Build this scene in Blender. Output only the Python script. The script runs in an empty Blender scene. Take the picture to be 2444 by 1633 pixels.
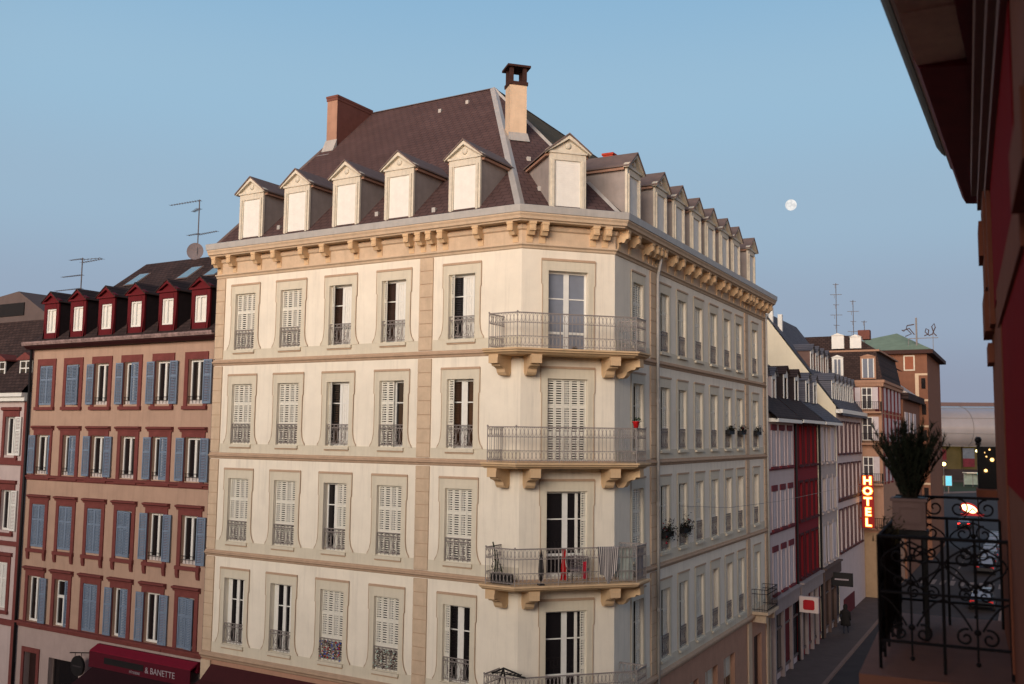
import bpy, math, random
from mathutils import Vector, Matrix
random.seed(7)
SC = bpy.context.scene
COL = SC.collection
R = math.radians
GZ = -12.2                      # street level (camera height is 0)

# ------------------------------------------------------------------ materials
def srgb(r, g, b):
    f = lambda c: (c/255/12.92) if c/255 <= .04045 else ((c/255+.055)/1.055)**2.4
    return (f(r), f(g), f(b), 1)
MATS = {}
def mat(name, col, rough=.8, var=.12, scale=2.5, spec=.3, metal=0, bump=0, bscale=40, emit=0, emitcol=None, stain=0):
    if name in MATS: return MATS[name]
    m = bpy.data.materials.new(name); m.use_nodes = True
    nt = m.node_tree; b = nt.nodes['Principled BSDF']
    b.inputs['Roughness'].default_value = rough
    b.inputs['Metallic'].default_value = metal
    b.inputs['Specular IOR Level'].default_value = spec
    c = col if len(col) == 4 else (*col, 1)
    tc = nt.nodes.new('ShaderNodeTexCoord')
    if var:
        n = nt.nodes.new('ShaderNodeTexNoise'); n.inputs['Scale'].default_value = scale
        n.inputs['Detail'].default_value = 6; n.inputs['Roughness'].default_value = .65
        nt.links.new(tc.outputs['Object'], n.inputs['Vector'])
        r = nt.nodes.new('ShaderNodeValToRGB')
        r.color_ramp.elements[0].position = .3; r.color_ramp.elements[1].position = .7
        r.color_ramp.elements[0].color = tuple(x*(1-var) for x in c[:3])+(1,)
        r.color_ramp.elements[1].color = tuple(min(1, x*(1+var)) for x in c[:3])+(1,)
        nt.links.new(n.outputs['Fac'], r.inputs['Fac'])
        out = r.outputs['Color']
        if stain:                               # vertical run-off streaks
            mp = nt.nodes.new('ShaderNodeMapping'); mp.inputs['Scale'].default_value = (3.2, 3.2, .22)
            nt.links.new(tc.outputs['Object'], mp.inputs['Vector'])
            n2 = nt.nodes.new('ShaderNodeTexNoise'); n2.inputs['Scale'].default_value = 1.3
            n2.inputs['Detail'].default_value = 8; n2.inputs['Roughness'].default_value = .7
            nt.links.new(mp.outputs['Vector'], n2.inputs['Vector'])
            r2 = nt.nodes.new('ShaderNodeMapRange')
            r2.inputs['From Min'].default_value = .5; r2.inputs['From Max'].default_value = .8
            r2.inputs['To Min'].default_value = 1; r2.inputs['To Max'].default_value = 1-stain
            nt.links.new(n2.outputs['Fac'], r2.inputs['Value'])
            mx = nt.nodes.new('ShaderNodeVectorMath'); mx.operation = 'SCALE'
            nt.links.new(out, mx.inputs[0]); nt.links.new(r2.outputs['Result'], mx.inputs['Scale'])
            out = mx.outputs['Vector']
        nt.links.new(out, b.inputs['Base Color'])
    else:
        b.inputs['Base Color'].default_value = c
    if bump:
        n3 = nt.nodes.new('ShaderNodeTexNoise'); n3.inputs['Scale'].default_value = bscale
        n3.inputs['Detail'].default_value = 4
        nt.links.new(tc.outputs['Object'], n3.inputs['Vector'])
        bp = nt.nodes.new('ShaderNodeBump'); bp.inputs['Strength'].default_value = bump
        bp.inputs['Distance'].default_value = .01
        nt.links.new(n3.outputs['Fac'], bp.inputs['Height']); nt.links.new(bp.outputs['Normal'], b.inputs['Normal'])
    if emit:
        b.inputs['Emission Color'].default_value = emitcol or c
        b.inputs['Emission Strength'].default_value = emit
    MATS[name] = m
    return m
def tilemat(name, col, col2, mortar, bw, rh, rough=.85, axes='XZ', msize=.02, stretch=1.0):
    """courses of slates / tiles laid in the object's own X and Z (or Y) axes"""
    m = bpy.data.materials.new(name); m.use_nodes = True
    nt = m.node_tree; b = nt.nodes['Principled BSDF']; b.inputs['Roughness'].default_value = rough
    b.inputs['Specular IOR Level'].default_value = .12
    tc = nt.nodes.new('ShaderNodeTexCoord'); sp = nt.nodes.new('ShaderNodeSeparateXYZ'); cb = nt.nodes.new('ShaderNodeCombineXYZ')
    nt.links.new(tc.outputs['Object'], sp.inputs[0])
    nt.links.new(sp.outputs[axes[0]], cb.inputs['X'])
    mu = nt.nodes.new('ShaderNodeMath'); mu.operation = 'MULTIPLY'; mu.inputs[1].default_value = stretch
    nt.links.new(sp.outputs[axes[1]], mu.inputs[0]); nt.links.new(mu.outputs[0], cb.inputs['Y'])
    br = nt.nodes.new('ShaderNodeTexBrick'); br.inputs['Scale'].default_value = 1
    br.inputs['Brick Width'].default_value = bw; br.inputs['Row Height'].default_value = rh
    br.inputs['Mortar Size'].default_value = msize; br.inputs['Mortar Smooth'].default_value = .3
    br.inputs['Color1'].default_value = col; br.inputs['Color2'].default_value = col2; br.inputs['Mortar'].default_value = mortar
    nt.links.new(cb.outputs[0], br.inputs['Vector'])
    n = nt.nodes.new('ShaderNodeTexNoise'); n.inputs['Scale'].default_value = .9; n.inputs['Detail'].default_value = 8
    nt.links.new(tc.outputs['Object'], n.inputs['Vector'])
    mr = nt.nodes.new('ShaderNodeMapRange'); mr.inputs['From Min'].default_value = .3; mr.inputs['From Max'].default_value = .7
    mr.inputs['To Min'].default_value = .86; mr.inputs['To Max'].default_value = 1.1
    nt.links.new(n.outputs['Fac'], mr.inputs['Value'])
    vm = nt.nodes.new('ShaderNodeVectorMath'); vm.operation = 'SCALE'
    nt.links.new(br.outputs['Color'], vm.inputs[0]); nt.links.new(mr.outputs['Result'], vm.inputs['Scale'])
    nt.links.new(vm.outputs['Vector'], b.inputs['Base Color'])
    bp = nt.nodes.new('ShaderNodeBump'); bp.inputs['Strength'].default_value = .5; bp.inputs['Distance'].default_value = .02
    bp.invert = True
    nt.links.new(br.outputs['Fac'], bp.inputs['Height']); nt.links.new(bp.outputs['Normal'], b.inputs['Normal'])
    MATS[name] = m
    return m

CREAM   = mat('cream_render', srgb(234, 226, 209), .9, .07, .8, bump=.25, bscale=60, stain=.2)
GREIGE  = mat('greige_trim', srgb(212, 204, 184), .9, .05, 2, bump=.15, stain=.18)
STONE   = mat('warm_sandstone', srgb(200, 178, 152), .9, .10, 3, bump=.25, stain=.18)
STONE2  = mat('pale_corbel_stone', srgb(210, 180, 142), .9, .10, 3, bump=.2, stain=.12)
LINE    = mat('brown_moulding_line', srgb(182, 156, 132), .9, .10, 4)
ZINC    = mat('zinc_gutter', srgb(172, 170, 166), .5, .10, 2.5, spec=.5, stain=.2)
ZINCD   = mat('dark_zinc', srgb(112, 98, 94), .75, .15, 3, spec=.2)
WHITE   = mat('white_paint', srgb(226, 226, 220), .6, .05, 4, stain=.06)
OLDWHITE= mat('weathered_white_paint', srgb(206, 200, 184), .8, .12, 6, stain=.25)
SHUT    = mat('white_metal_shutter', srgb(222, 219, 206), .6, .05, 3)
GLASS   = mat('dark_window_glass', (.012, .010, .011, 1), .06, 0, spec=.6)
GLASSB  = mat('brown_curtained_glass', srgb(52, 34, 26), .12, .35, 3, spec=.5)
GLASSL  = mat('pale_painted_sky_glass', srgb(120, 126, 138), .08, .1, 2, spec=.8)  # pale bluish sky reflection is put into the base colour
CURT_GLARE    = mat('white_curtain_and_glare', srgb(226, 224, 216), .9, .06, 9)
CHEEK   = mat('grey_dormer_render', srgb(150, 142, 138), .9, .12, 2.5, stain=.2)
IRON    = mat('grey_iron_railing', srgb(138, 130, 126), .6, .1, 8, spec=.3)
IRONB   = mat('black_iron', (.010, .008, .009, 1), .7, .2, 8, spec=.15)
SLATE   = tilemat('purple_brown_slates', srgb(86, 68, 67), srgb(92, 73, 71), srgb(66, 52, 52), .34, .24, stretch=1.45)
SLATED  = tilemat('dark_slates', srgb(74, 60, 58), srgb(60, 49, 48), srgb(42, 34, 34), .3, .2, stretch=1.4)
MOSS    = tilemat('mossy_slates', srgb(92, 80, 58), srgb(104, 90, 64), srgb(70, 60, 46), .34, .24, stretch=1.45)
APRI    = mat('apricot_render', srgb(176, 147, 128), .92, .09, 1.1, bump=.2, stain=.24)
REDST   = mat('red_sandstone', srgb(116, 62, 58), .9, .14, 4, bump=.2, stain=.15)
REDP    = mat('dark_red_paint', srgb(92, 13, 22), .7, .12, 4)
BLUE    = mat('blue_shutter_paint', srgb(116, 132, 152), .8, .10, 5, stain=.25)
BRICKO  = mat('orange_chimney_render', srgb(160, 126, 108), .9, .12, 2, stain=.2)
BRICKR_SHADE  = mat('red_brick_and_shaded_side', srgb(112, 72, 64), .9, .15, 3, stain=.15)
REDB    = mat('bright_red_chimney', srgb(170, 62, 44), .9, .12, 3)
DARK    = mat('near_black_paint', (.010, .009, .010, 1), .6, .2, 4)
ASPH    = mat('asphalt', srgb(56, 48, 48), .9, .18, .8, bump=.3, bscale=30)
PAVE    = mat('pavement_slabs', srgb(88, 74, 70), .9, .14, 1.2, bump=.2)
KERB    = mat('kerb_stone', srgb(128, 104, 94), .9, .1, 2)
MARK    = mat('white_road_paint', srgb(128, 112, 106), .8, .2, 3)
GRASS   = mat('lawn', srgb(50, 62, 30), .95, .3, 3)

# ------------------------------------------------------------------ frames and meshes
class F:
    """facade frame: u along the wall, o outward, z up. Local mesh axes: x=u, y=-o, z."""
    def __init__(s, org, d):
        s.o = Vector(org[:2]); s.d = Vector(d).normalized(); s.n = Vector((s.d.y, -s.d.x)); s.ang = math.atan2(s.d.y, s.d.x)
    def p(s, u, o=0, z=0):
        q = s.o + s.d*u + s.n*o
        return Vector((q.x, q.y, z))
WORLD = F((0, 0), (1, 0))
class MB:
    def __init__(s): s.v = []; s.f = []; s.m = []; s.sm = []
    def add(s, vs, fs, mi=0, smooth=False):
        k = len(s.v); s.v += [tuple(x) for x in vs]
        for f in fs: s.f.append(tuple(k+i for i in f)); s.m.append(mi); s.sm.append(smooth)
        return s
    def box(s, u0, u1, o0, o1, z0, z1, mi=0):
        y0, y1 = -o1, -o0
        vs = [(u0,y0,z0),(u1,y0,z0),(u1,y1,z0),(u0,y1,z0),(u0,y0,z1),(u1,y0,z1),(u1,y1,z1),(u0,y1,z1)]
        return s.add(vs, [(0,3,2,1),(4,5,6,7),(0,1,5,4),(1,2,6,5),(2,3,7,6),(3,0,4,7)], mi)
    def quad(s, a, b, c, d, mi=0): return s.add([(p[0],-p[1],p[2]) for p in (a,b,c,d)], [(0,1,2,3)], mi)
    def poly(s, pts, mi=0): return s.add([(p[0],-p[1],p[2]) for p in pts], [tuple(range(len(pts)))], mi)
    def prism_uz(s, pts, o0, o1, mi=0):
        """outline in (u,z) extruded from o0 to o1"""
        n = len(pts)
        vs = [(u,-o0,z) for u, z in pts]+[(u,-o1,z) for u, z in pts]
        fs = [tuple(range(n-1,-1,-1)), tuple(range(n, 2*n))]+[(i,(i+1)%n,n+(i+1)%n,n+i) for i in range(n)]
        return s.add(vs, fs, mi)
    def prism_oz(s, pts, u0, u1, mi=0):
        n = len(pts)
        vs = [(u0,-o,z) for o, z in pts]+[(u1,-o,z) for o, z in pts]
        fs = [tuple(range(n-1,-1,-1)), tuple(range(n, 2*n))]+[(i,(i+1)%n,n+(i+1)%n,n+i) for i in range(n)]
        return s.add(vs, fs, mi)
    def tube(s, pts, r=.01, n=4, mi=0, closed=False, smooth=False):
        """pts in (u,o,z)"""
        P = [Vector((p[0],-p[1],p[2])) for p in pts]; N = len(P); vs = []; fs = []
        for i, p in enumerate(P):
            a = P[i-1] if (i or closed) else P[i]; b = P[(i+1)%N] if (i < N-1 or closed) else P[i]
            t = (b-a).normalized() if (b-a).length > 1e-9 else Vector((0,0,1))
            e = Vector((0,0,1)) if abs(t.z) < .9 else Vector((1,0,0))
            x = t.cross(e).normalized(); y = t.cross(x)
            rr = r[i] if isinstance(r, (list, tuple)) else r
            for k in range(n):
                a_ = 2*math.pi*(k+.5)/n; vs.append(p+(x*math.cos(a_)+y*math.sin(a_))*rr)
        M = N if closed else N-1
        for i in range(M):
            for k in range(n):
                j = (i+1) % N; fs.append((i*n+k, i*n+(k+1)%n, j*n+(k+1)%n, j*n+k))
        if not closed: fs += [tuple(range(n-1,-1,-1)), tuple((N-1)*n+k for k in range(n))]
        return s.add(vs, fs, mi, smooth)
    def lathe(s, c, prof, n=12, mi=0, smooth=True):
        """profile (r,z) about a vertical axis at c=(u,o,z)"""
        vs = []; fs = []
        for r, z in prof:
            for k in range(n):
                a = 2*math.pi*k/n; vs.append((c[0]+r*math.cos(a), -c[1]+r*math.sin(a), c[2]+z))
        for i in range(len(prof)-1):
            for k in range(n): fs.append((i*n+k, i*n+(k+1)%n, (i+1)*n+(k+1)%n, (i+1)*n+k))
        fs += [tuple(range(n-1,-1,-1)), tuple((len(prof)-1)*n+k for k in range(n))]
        return s.add(vs, fs, mi, smooth)
    def ball(s, c, r, mi=0, n=10, sq=(1,1,1)):
        pr = [(math.sin(math.pi*i/n), -math.cos(math.pi*i/n)) for i in range(n+1)]
        vs = []; fs = []; m = n+4
        for a, b in pr:
            for k in range(m):
                t = 2*math.pi*k/m; vs.append((c[0]+r*a*math.cos(t)*sq[0], -c[1]+r*a*math.sin(t)*sq[1], c[2]+r*b*sq[2]))
        for i in range(n):
            for k in range(m): fs.append((i*m+k, i*m+(k+1)%m, (i+1)*m+(k+1)%m, (i+1)*m+k))
        return s.add(vs, fs, mi, True)
    def build(s, name, mats, parent=None, fr=None, u=0, o=0, z=0, rz=0):
        """fr: frame the mesh stands in (placed in the world, then made relative to the root parent)"""
        me = bpy.data.meshes.new(name); me.from_pydata(s.v, [], s.f)
        for m in (mats if isinstance(mats, (list, tuple)) else [mats]): me.materials.append(m)
        me.polygons.foreach_set('material_index', s.m); me.polygons.foreach_set('use_smooth', s.sm); me.update()
        ob = bpy.data.objects.new(name, me); COL.objects.link(ob)
        place(ob, parent, fr, u, o, z, rz)
        return ob
def place(ob, parent, fr, u=0, o=0, z=0, rz=0):
    ob.parent = parent
    if fr is not None:
        w = fr.p(u, o, z)
        ob.location = w-Vector(parent.location) if parent else w
        ob.rotation_euler = (0, 0, fr.ang+rz-(parent.rotation_euler.z if parent else 0))
    else:
        ob.location = (u, -o, z); ob.rotation_euler = (0, 0, rz)
def empty(name, loc, label=None, cat=None, group=None, rz=0):
    o = bpy.data.objects.new(name, None); COL.objects.link(o); o.location = loc; o.rotation_euler.z = rz
    o.empty_display_size = .3
    return tag(o, label, cat, group)
def tag(o, label=None, cat=None, group=None, kind=None):
    if label: o['label'] = label
    if cat: o['category'] = cat
    if group: o['group'] = group
    if kind: o['kind'] = kind
    return o
KIDS = {}
def copy_tree(o, parent=None):
    c = o.copy(); COL.objects.link(c); c.parent = parent
    for ch in list(o.children): copy_tree(ch, c)
    return c
def mitre(frs, pts_u, i, off):
    """plan point at offset off on polyline joint i between frames frs[i-1], frs[i]"""
    a, b = frs[i-1], frs[i]
    p = a.o+a.n*off; q = b.o+b.n*off; d, e = a.d, b.d
    den = d.x*(-e.y)+e.x*d.y
    r = q-p; k = (r.x*(-e.y)+e.x*r.y)/den
    return p+d*k
def sweep(mb, frs, u0, u1, prof, mi=0, closed=True):
    """sweep a (o,z) profile along consecutive facade frames, world coordinates (mb built in WORLD)"""
    n = len(prof); rings = []
    for o, z in prof:
        line = [frs[0].p(u0, o, z).xy]+[mitre(frs, None, i, o) for i in range(1, len(frs))]+[frs[-1].p(u1, o, z).xy]
        rings.append([(q.x, q.y, z) for q in line])
    L = len(rings[0]); vs = [rings[k][i] for i in range(L) for k in range(n)]; fs = []
    for i in range(L-1):
        for k in range(n if closed else n-1):
            j = (k+1) % n; fs.append((i*n+k, (i+1)*n+k, (i+1)*n+j, i*n+j))
    if closed: fs += [tuple(range(n)), tuple((L-1)*n+k for k in range(n-1,-1,-1))]
    return mb.add(vs, fs, mi)
def wall_holes(mb, u0, u1, z0, z1, holes, depth=.24, mi=0, rmi=None, o=0):
    us = sorted({u0, u1, *[h[0] for h in holes], *[h[1] for h in holes]}); zs = sorted({z0, z1, *[h[2] for h in holes], *[h[3] for h in holes]})
    us = [x for x in us if u0 <= x <= u1]; zs = [x for x in zs if z0 <= x <= z1]
    for i in range(len(us)-1):
        for j in range(len(zs)-1):
            cu, cz = (us[i]+us[i+1])/2, (zs[j]+zs[j+1])/2
            if any(h[0] < cu < h[1] and h[2] < cz < h[3] for h in holes): continue
            mb.quad((us[i],o,zs[j]), (us[i+1],o,zs[j]), (us[i+1],o,zs[j+1]), (us[i],o,zs[j+1]), mi)
    r = mi if rmi is None else rmi
    for a, b, c, d in holes:
        i = o-depth
        mb.quad((a,o,c),(a,o,d),(a,i,d),(a,i,c), r); mb.quad((b,o,d),(b,o,c),(b,i,c),(b,i,d), r)
        mb.quad((a,o,d),(b,o,d),(b,i,d),(a,i,d), r); mb.quad((b,o,c),(a,o,c),(a,i,c),(b,i,c), r)
    return mb
# ------------------------------------------------------------------ the corner building
A_, B_, D_, E_ = (-11.2164, 36.7869), (.27996, 29.87475), (3.29363, 30.775), (12.70502, 48.27983)
fL = F(A_, (B_[0]-A_[0], B_[1]-A_[1])); fC = F(B_, (D_[0]-B_[0], D_[1]-B_[1])); fR = F(D_, (E_[0]-D_[0], E_[1]-D_[1]))
LB, LC = 13.414, 3.145
FRS = [fL, fC, fR]
BASE = Vector((B_[0], B_[1], GZ))
cb = empty('corner_building', BASE, 'cream six storey corner building with chamfered corner, iron balconies and dormered slate roof', 'building')
SW = F((BASE.x, BASE.y), (1, 0))
def wpart(name, mb, m, parent=cb):
    """mesh built in world coordinates -> part of the building"""
    mb.v = [(x-parent.location.x, y-parent.location.y, z-parent.location.z) for x, y, z in mb.v]
    ob = mb.build(name, m, None); ob.parent = parent; ob.location = (0,0,0); return ob
ROWS = [(3.05, 5.19), (-.47, 1.77), (-4.05, -1.73), (-7.76, -5.37)]
SC_Z = [2.50, -1.00, -4.61, -8.30]          # string courses
WL = [1.35, 3.68, 6.04, 8.40, 11.18]; WW = 1.03
WR = [2.05, 4.75, 6.76, 8.85, 10.92, 13.0, 14.95, 17.8]; WRW = .96
DW, DU = 1.34, 1.55
holes = [(u-WW/2, u+WW/2, a, b) for u in WL for a, b in ROWS]
gl = [(1.0, 3.4, -12.05, -9.3), (4.2, 8.6, -12.05, -9.3), (10.4, 12.7, -12.05, -9.3)]
GFLOOR = mat('ground_floor_stone', srgb(176, 136, 114), .9, .1, 2, bump=.25, stain=.2)
m = wall_holes(MB(), -.2, LB, -8.4, 6.9, holes); m.build('wall', CREAM, cb, fL)
m = wall_holes(MB(), -.2, LB, GZ, -8.4, gl); m.build('ground_floor_wall', GFLOOR, cb, fL)
holes = [(DU-DW/2, DU+DW/2, b-2.62, b) for a, b in ROWS]+[(.6, 2.6, -12.05, -9.2)]
m = wall_holes(MB(), 0, LC, -8.4, 6.9, holes[:4]); m.build('wall', CREAM, cb, fC)
m = wall_holes(MB(), 0, LC, GZ, -8.4, holes[4:]); m.build('ground_floor_wall', GFLOOR, cb, fC)
holes = [(u-WRW/2, u+WRW/2, a, b) for u in WR for a, b in ROWS if not (u == 17.8 and a < -7)]
SHR = [(1.2, 3.0), (4.3, 6.0), (6.9, 8.6), (9.5, 11.2), (12.1, 13.8)]
holes += [(17.3, 18.3, -7.95, -5.37)]
gr = [(a, b, -12.05, -9.25) for a, b in SHR]+[(17.1, 18.5, -12.19, -9.2)]
m = wall_holes(MB(), 0, 20.0, GZ, -8.4, gr); m.build('ground_floor_wall', GFLOOR, cb, fR)
m = wall_holes(MB(), 0, 20.0, -8.4, 6.9, holes)
m.quad((20,0,GZ),(20,-14,GZ),(20,-14,6.9),(20,0,6.9)); m.quad((20,0,6.9),(20,-14,6.9),(20,-8.1,14.5),(20,-.2,7.0)); m.build('wall', CREAM, cb, fR)
# the hidden back, so the roof stands on something
m = MB(); m.quad((-.2,0,GZ),(-.2,-15,GZ),(-.2,-15,8.5),(-.2,0,6.9)); m.quad((-.2,-.1,7.1),(-.2,-15,8.5),(-.2,-8.1,14.6),(-.2,-.1,7.1)); m.build('party_wall', CHEEK, cb, fL)
# greige aprons below the windows, per storey
for fr, spans in ((fL, [(.26, 9.49), (10.03, LB)]), (fR, [(.02, 3.24), (3.87, 15.95), (16.5, 19.4)])):
    for z, (a, b) in zip(SC_Z, ROWS):
        m = MB()
        for s, e in spans: m.box(s, e, .002, .016, z+.1, a+.02)
        m.build('apron', GREIGE, cb, fr)
# frieze and string courses
m = MB(); sweep(m, FRS, -.22, 20.02, [(0,5.98),(.03,5.98),(.03,6.64),(0,6.64)]); wpart('frieze', m, STONE)
m = MB(); sweep(m, FRS, -.22, 20.02, [(.03,6.42),(.09,6.46),(.11,6.52),(.11,6.58),(.03,6.6)]); wpart('bed_moulding', m, STONE)
m = MB(); sweep(m, FRS, -.24, 20.04, [(0,5.84),(.04,5.86),(.06,5.92),(.12,5.96),(.12,6.0),(.03,6.02)]); wpart('frieze_moulding', m, STONE)
for z in SC_Z[:3]:
    m = MB(); sweep(m, FRS, -.24, 20.04, [(0,z-.02),(.03,z),(.05,z+.05),(.11,z+.09),(.11,z+.13),(.05,z+.15),(.05,z+.2),(0,z+.22)]); wpart('string_course', m, LINE)
z = SC_Z[3]; m = MB(); sweep(m, FRS, -.24, 20.04, [(0,z-.1),(.05,z-.06),(.07,z),(.14,z+.06),(.14,z+.13),(.06,z+.17),(0,z+.2)]); wpart('string_course', m, LINE)
m = MB(); sweep(m, FRS, -.25, 20.15, [(.02,6.64),(.42,6.64),(.44,6.68),(.50,6.70),(.52,6.78),(.56,6.84),(.56,6.885),(.02,6.885)]); wpart('cornice', m, STONE)
m = MB(); sweep(m, FRS, -.30, 20.22, [(.30,6.89),(.585,6.89),(.60,7.11),(.55,7.13),(.55,7.0),(.30,7.0)]); wpart('gutter', m, ZINC)
# rusticated pilasters
def pilaster(fr, u0, u1):
    for lo, hi in ((-8.1, SC_Z[2]-.04), (SC_Z[2]+.24, SC_Z[1]-.04), (SC_Z[1]+.24, SC_Z[0]-.04), (SC_Z[0]+.24, 5.83)):
        m = MB(); n = round((hi-lo)/.44); h = (hi-lo)/n
        m.box(u0, u1, .002, .03, lo, hi, 1)
        for k in range(n): m.box(u0, u1, .0305, .05, lo+k*h+.014, lo+(k+1)*h-.014)
        m.build('pilaster', [STONE, LINE], cb, fr)
    m = MB(); m.box(u0-.02, u1+.02, .002, .07, GZ, -8.42); m.build('pier', STONE, cb, fr)
for fr, a, b in ((fL,-.19,.26),(fL,9.49,10.03),(fR,3.24,3.87),(fR,15.95,16.5),(fR,19.4,19.99)): pilaster(fr, a, b)
# console brackets under the cornice
def bracket():
    m = MB(); w = .1
    m.prism_oz([(0,6.06),(.05,6.04),(.07,6.14),(.07,6.24),(.16,6.28),(.20,6.24),(.26,6.24),(.30,6.30),(.34,6.36),(.41,6.36),(.41,6.64),(0,6.64)], -w, w)
    m.box(-w-.015, w+.015, .03, .43, 6.56, 6.64)
    m.box(-w+.03, w-.03, .41, .425, 6.40, 6.53)
    return m
bp = None
for fr, us in ((fL, [-.05,.75,2.05,3.05,4.4,5.42,6.74,7.77,9.13,9.62,10.05,10.52,11.9,13.2]), (fC, [.23,.65,2.36,2.78]),
               (fR, [.25,1.2,2.55,3.1,3.5,3.9,5.1,5.95,7.1,8.0,9.2,10.0,11.4,12.2,13.4,14.1,15.3,15.95,16.35,17.0,18.1,19.0,19.8])):
    for u in us:
        if bp is None: bp = bracket().build('bracket', STONE2, cb, fr, u)
        else:
            c = bp.copy(); COL.objects.link(c); place(c, cb, fr, u)

# ------------------------------------------------------------------ windows of the corner building
def persienne(w, h, x0=0, n=None):
    """folding metal shutter panels with slots, lower left corner at x0, face at y=0"""
    m = MB(); n = n or max(1, round(w/.26)); pw = w/n
    for k in range(n):
        a = x0+k*pw; st = pw*.17
        m.box(a+.003, a+st, 0, .022, 0, h); m.box(a+pw-st, a+pw-.003, 0, .022, 0, h)
        nz = 3; secs = [i*h/nz for i in range(nz+1)]
        for i in range(nz+1): m.box(a+st, a+pw-st, 0, .021, max(0, secs[i]-.05), min(h, secs[i]+.05))
        for i in range(nz):
            lo, hi = secs[i]+.05, secs[i+1]-.05; c = max(3, round((hi-lo)/.078)); s = (hi-lo)/c
            for j in range(c):
                z = lo+j*s
                m.quad((a+st,.018,z+.006),(a+pw-st,.018,z+.006),(a+pw-st,.004,z+s*.60),(a+st,.004,z+s*.60))
    return m
def surround(w, h, flare=True, top=.37):
    m = MB(); a, b = w/2, w/2+.20; e = b+.035
    for s in (-1, 1):
        out = [(e, h+top), (e, h-.42), (b, h-.46), (b, .62)]
        if flare: out += [(b+.01,.45), (b+.035,.3), (b+.085,.16), (b+.15,.07), (b+.16,.02)]
        else: out += [(b, .0)]
        pts = [(s*a, 0), (s*a, h+top)]+[(s*x, z) for x, z in out]
        m.prism_uz(pts if s > 0 else pts[::-1], .0165, .035)
        m.tube([(s*x, .036, z) for x, z in out], .014, 4, 1)
    m.box(-a, a, .0165, .035, h, h+top)
    m.tube([(-e, .037, h+top), (e, .037, h+top)], .022, 4, 1)
    m.box(-e-.01, e+.01, .036, .06, h+top-.06, h+top-.012, 1)
    if flare:
        m.box(-a-.05, a+.05, .0168, .09, -.1, -.002); m.box(-a-.03, a+.03, .0168, .05, -.15, -.1, 1)
    return m
def railing_panel(w, h, r=.011):
    """ornate iron window guard: rails, bars and scrolls"""
    m = MB(); a = w/2-.01
    for z in (h, h-.12, .08): m.box(-a, a, -.012, .012, z-.011, z+.011)
    n = 6
    for k in range(n+1):
        x = -a+2*a*k/n; m.box(x-.007, x+.007, -.007, .007, .02, h)
    for k in range(n):
        x = -a+2*a*(k+.5)/n; q = a/n*.8
        for s in (-1, 1):
            m.tube([(x+s*q*math.sin(t*math.pi/6*1.0), 0, .1+(h-.24)*t/6) for t in range(7)], .006, 4)
            m.tube([(x+s*q*.9*math.cos(t), 0, h-.06+.05*math.sin(t)) for t in (0,1,2,3,4,5,6.28)], .005, 4)
    for s in (-1, 1):
        c = s*a*.42
        m.tube([(c+(.10-.012*t)*math.cos(t*.9+1), .004, h*.45+(.10-.012*t)*math.sin(t*.9+1)) for t in range(8)], .011, 4)
        m.tube([(c-s*.03+(.09-.011*t)*math.cos(-t*.9), .004, h*.22+(.09-.011*t)*math.sin(-t*.9)) for t in range(8)], .011, 4)
    return m
def casement(w, h, door=False):
    m = MB(); a = w/2; t = .055; c = .07 if not door else .085; o0, o1 = -.24, -.19
    m.box(-a, -a+t, o0, o1, 0, h); m.box(a-t, a, o0, o1, 0, h); m.box(-a+t, a-t, o0, o1, h-.07, h); m.box(-a+t, a-t, o0, o1, 0, .08 if not door else .1)
    m.box(-c, c, o0, o1+.012, .08, h-.07)
    z = h*.67
    for s in (-1, 1):
        x0, x1 = (s*c, s*(a-t)) if s > 0 else (-(a-t), -c)
        m.box(x0, x1, o0, o1-.01, z-.018, z+.018)
        if door: m.box(x0, x1, o0, o1-.008, .62, .70)
    return m
WIN = {}
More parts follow.
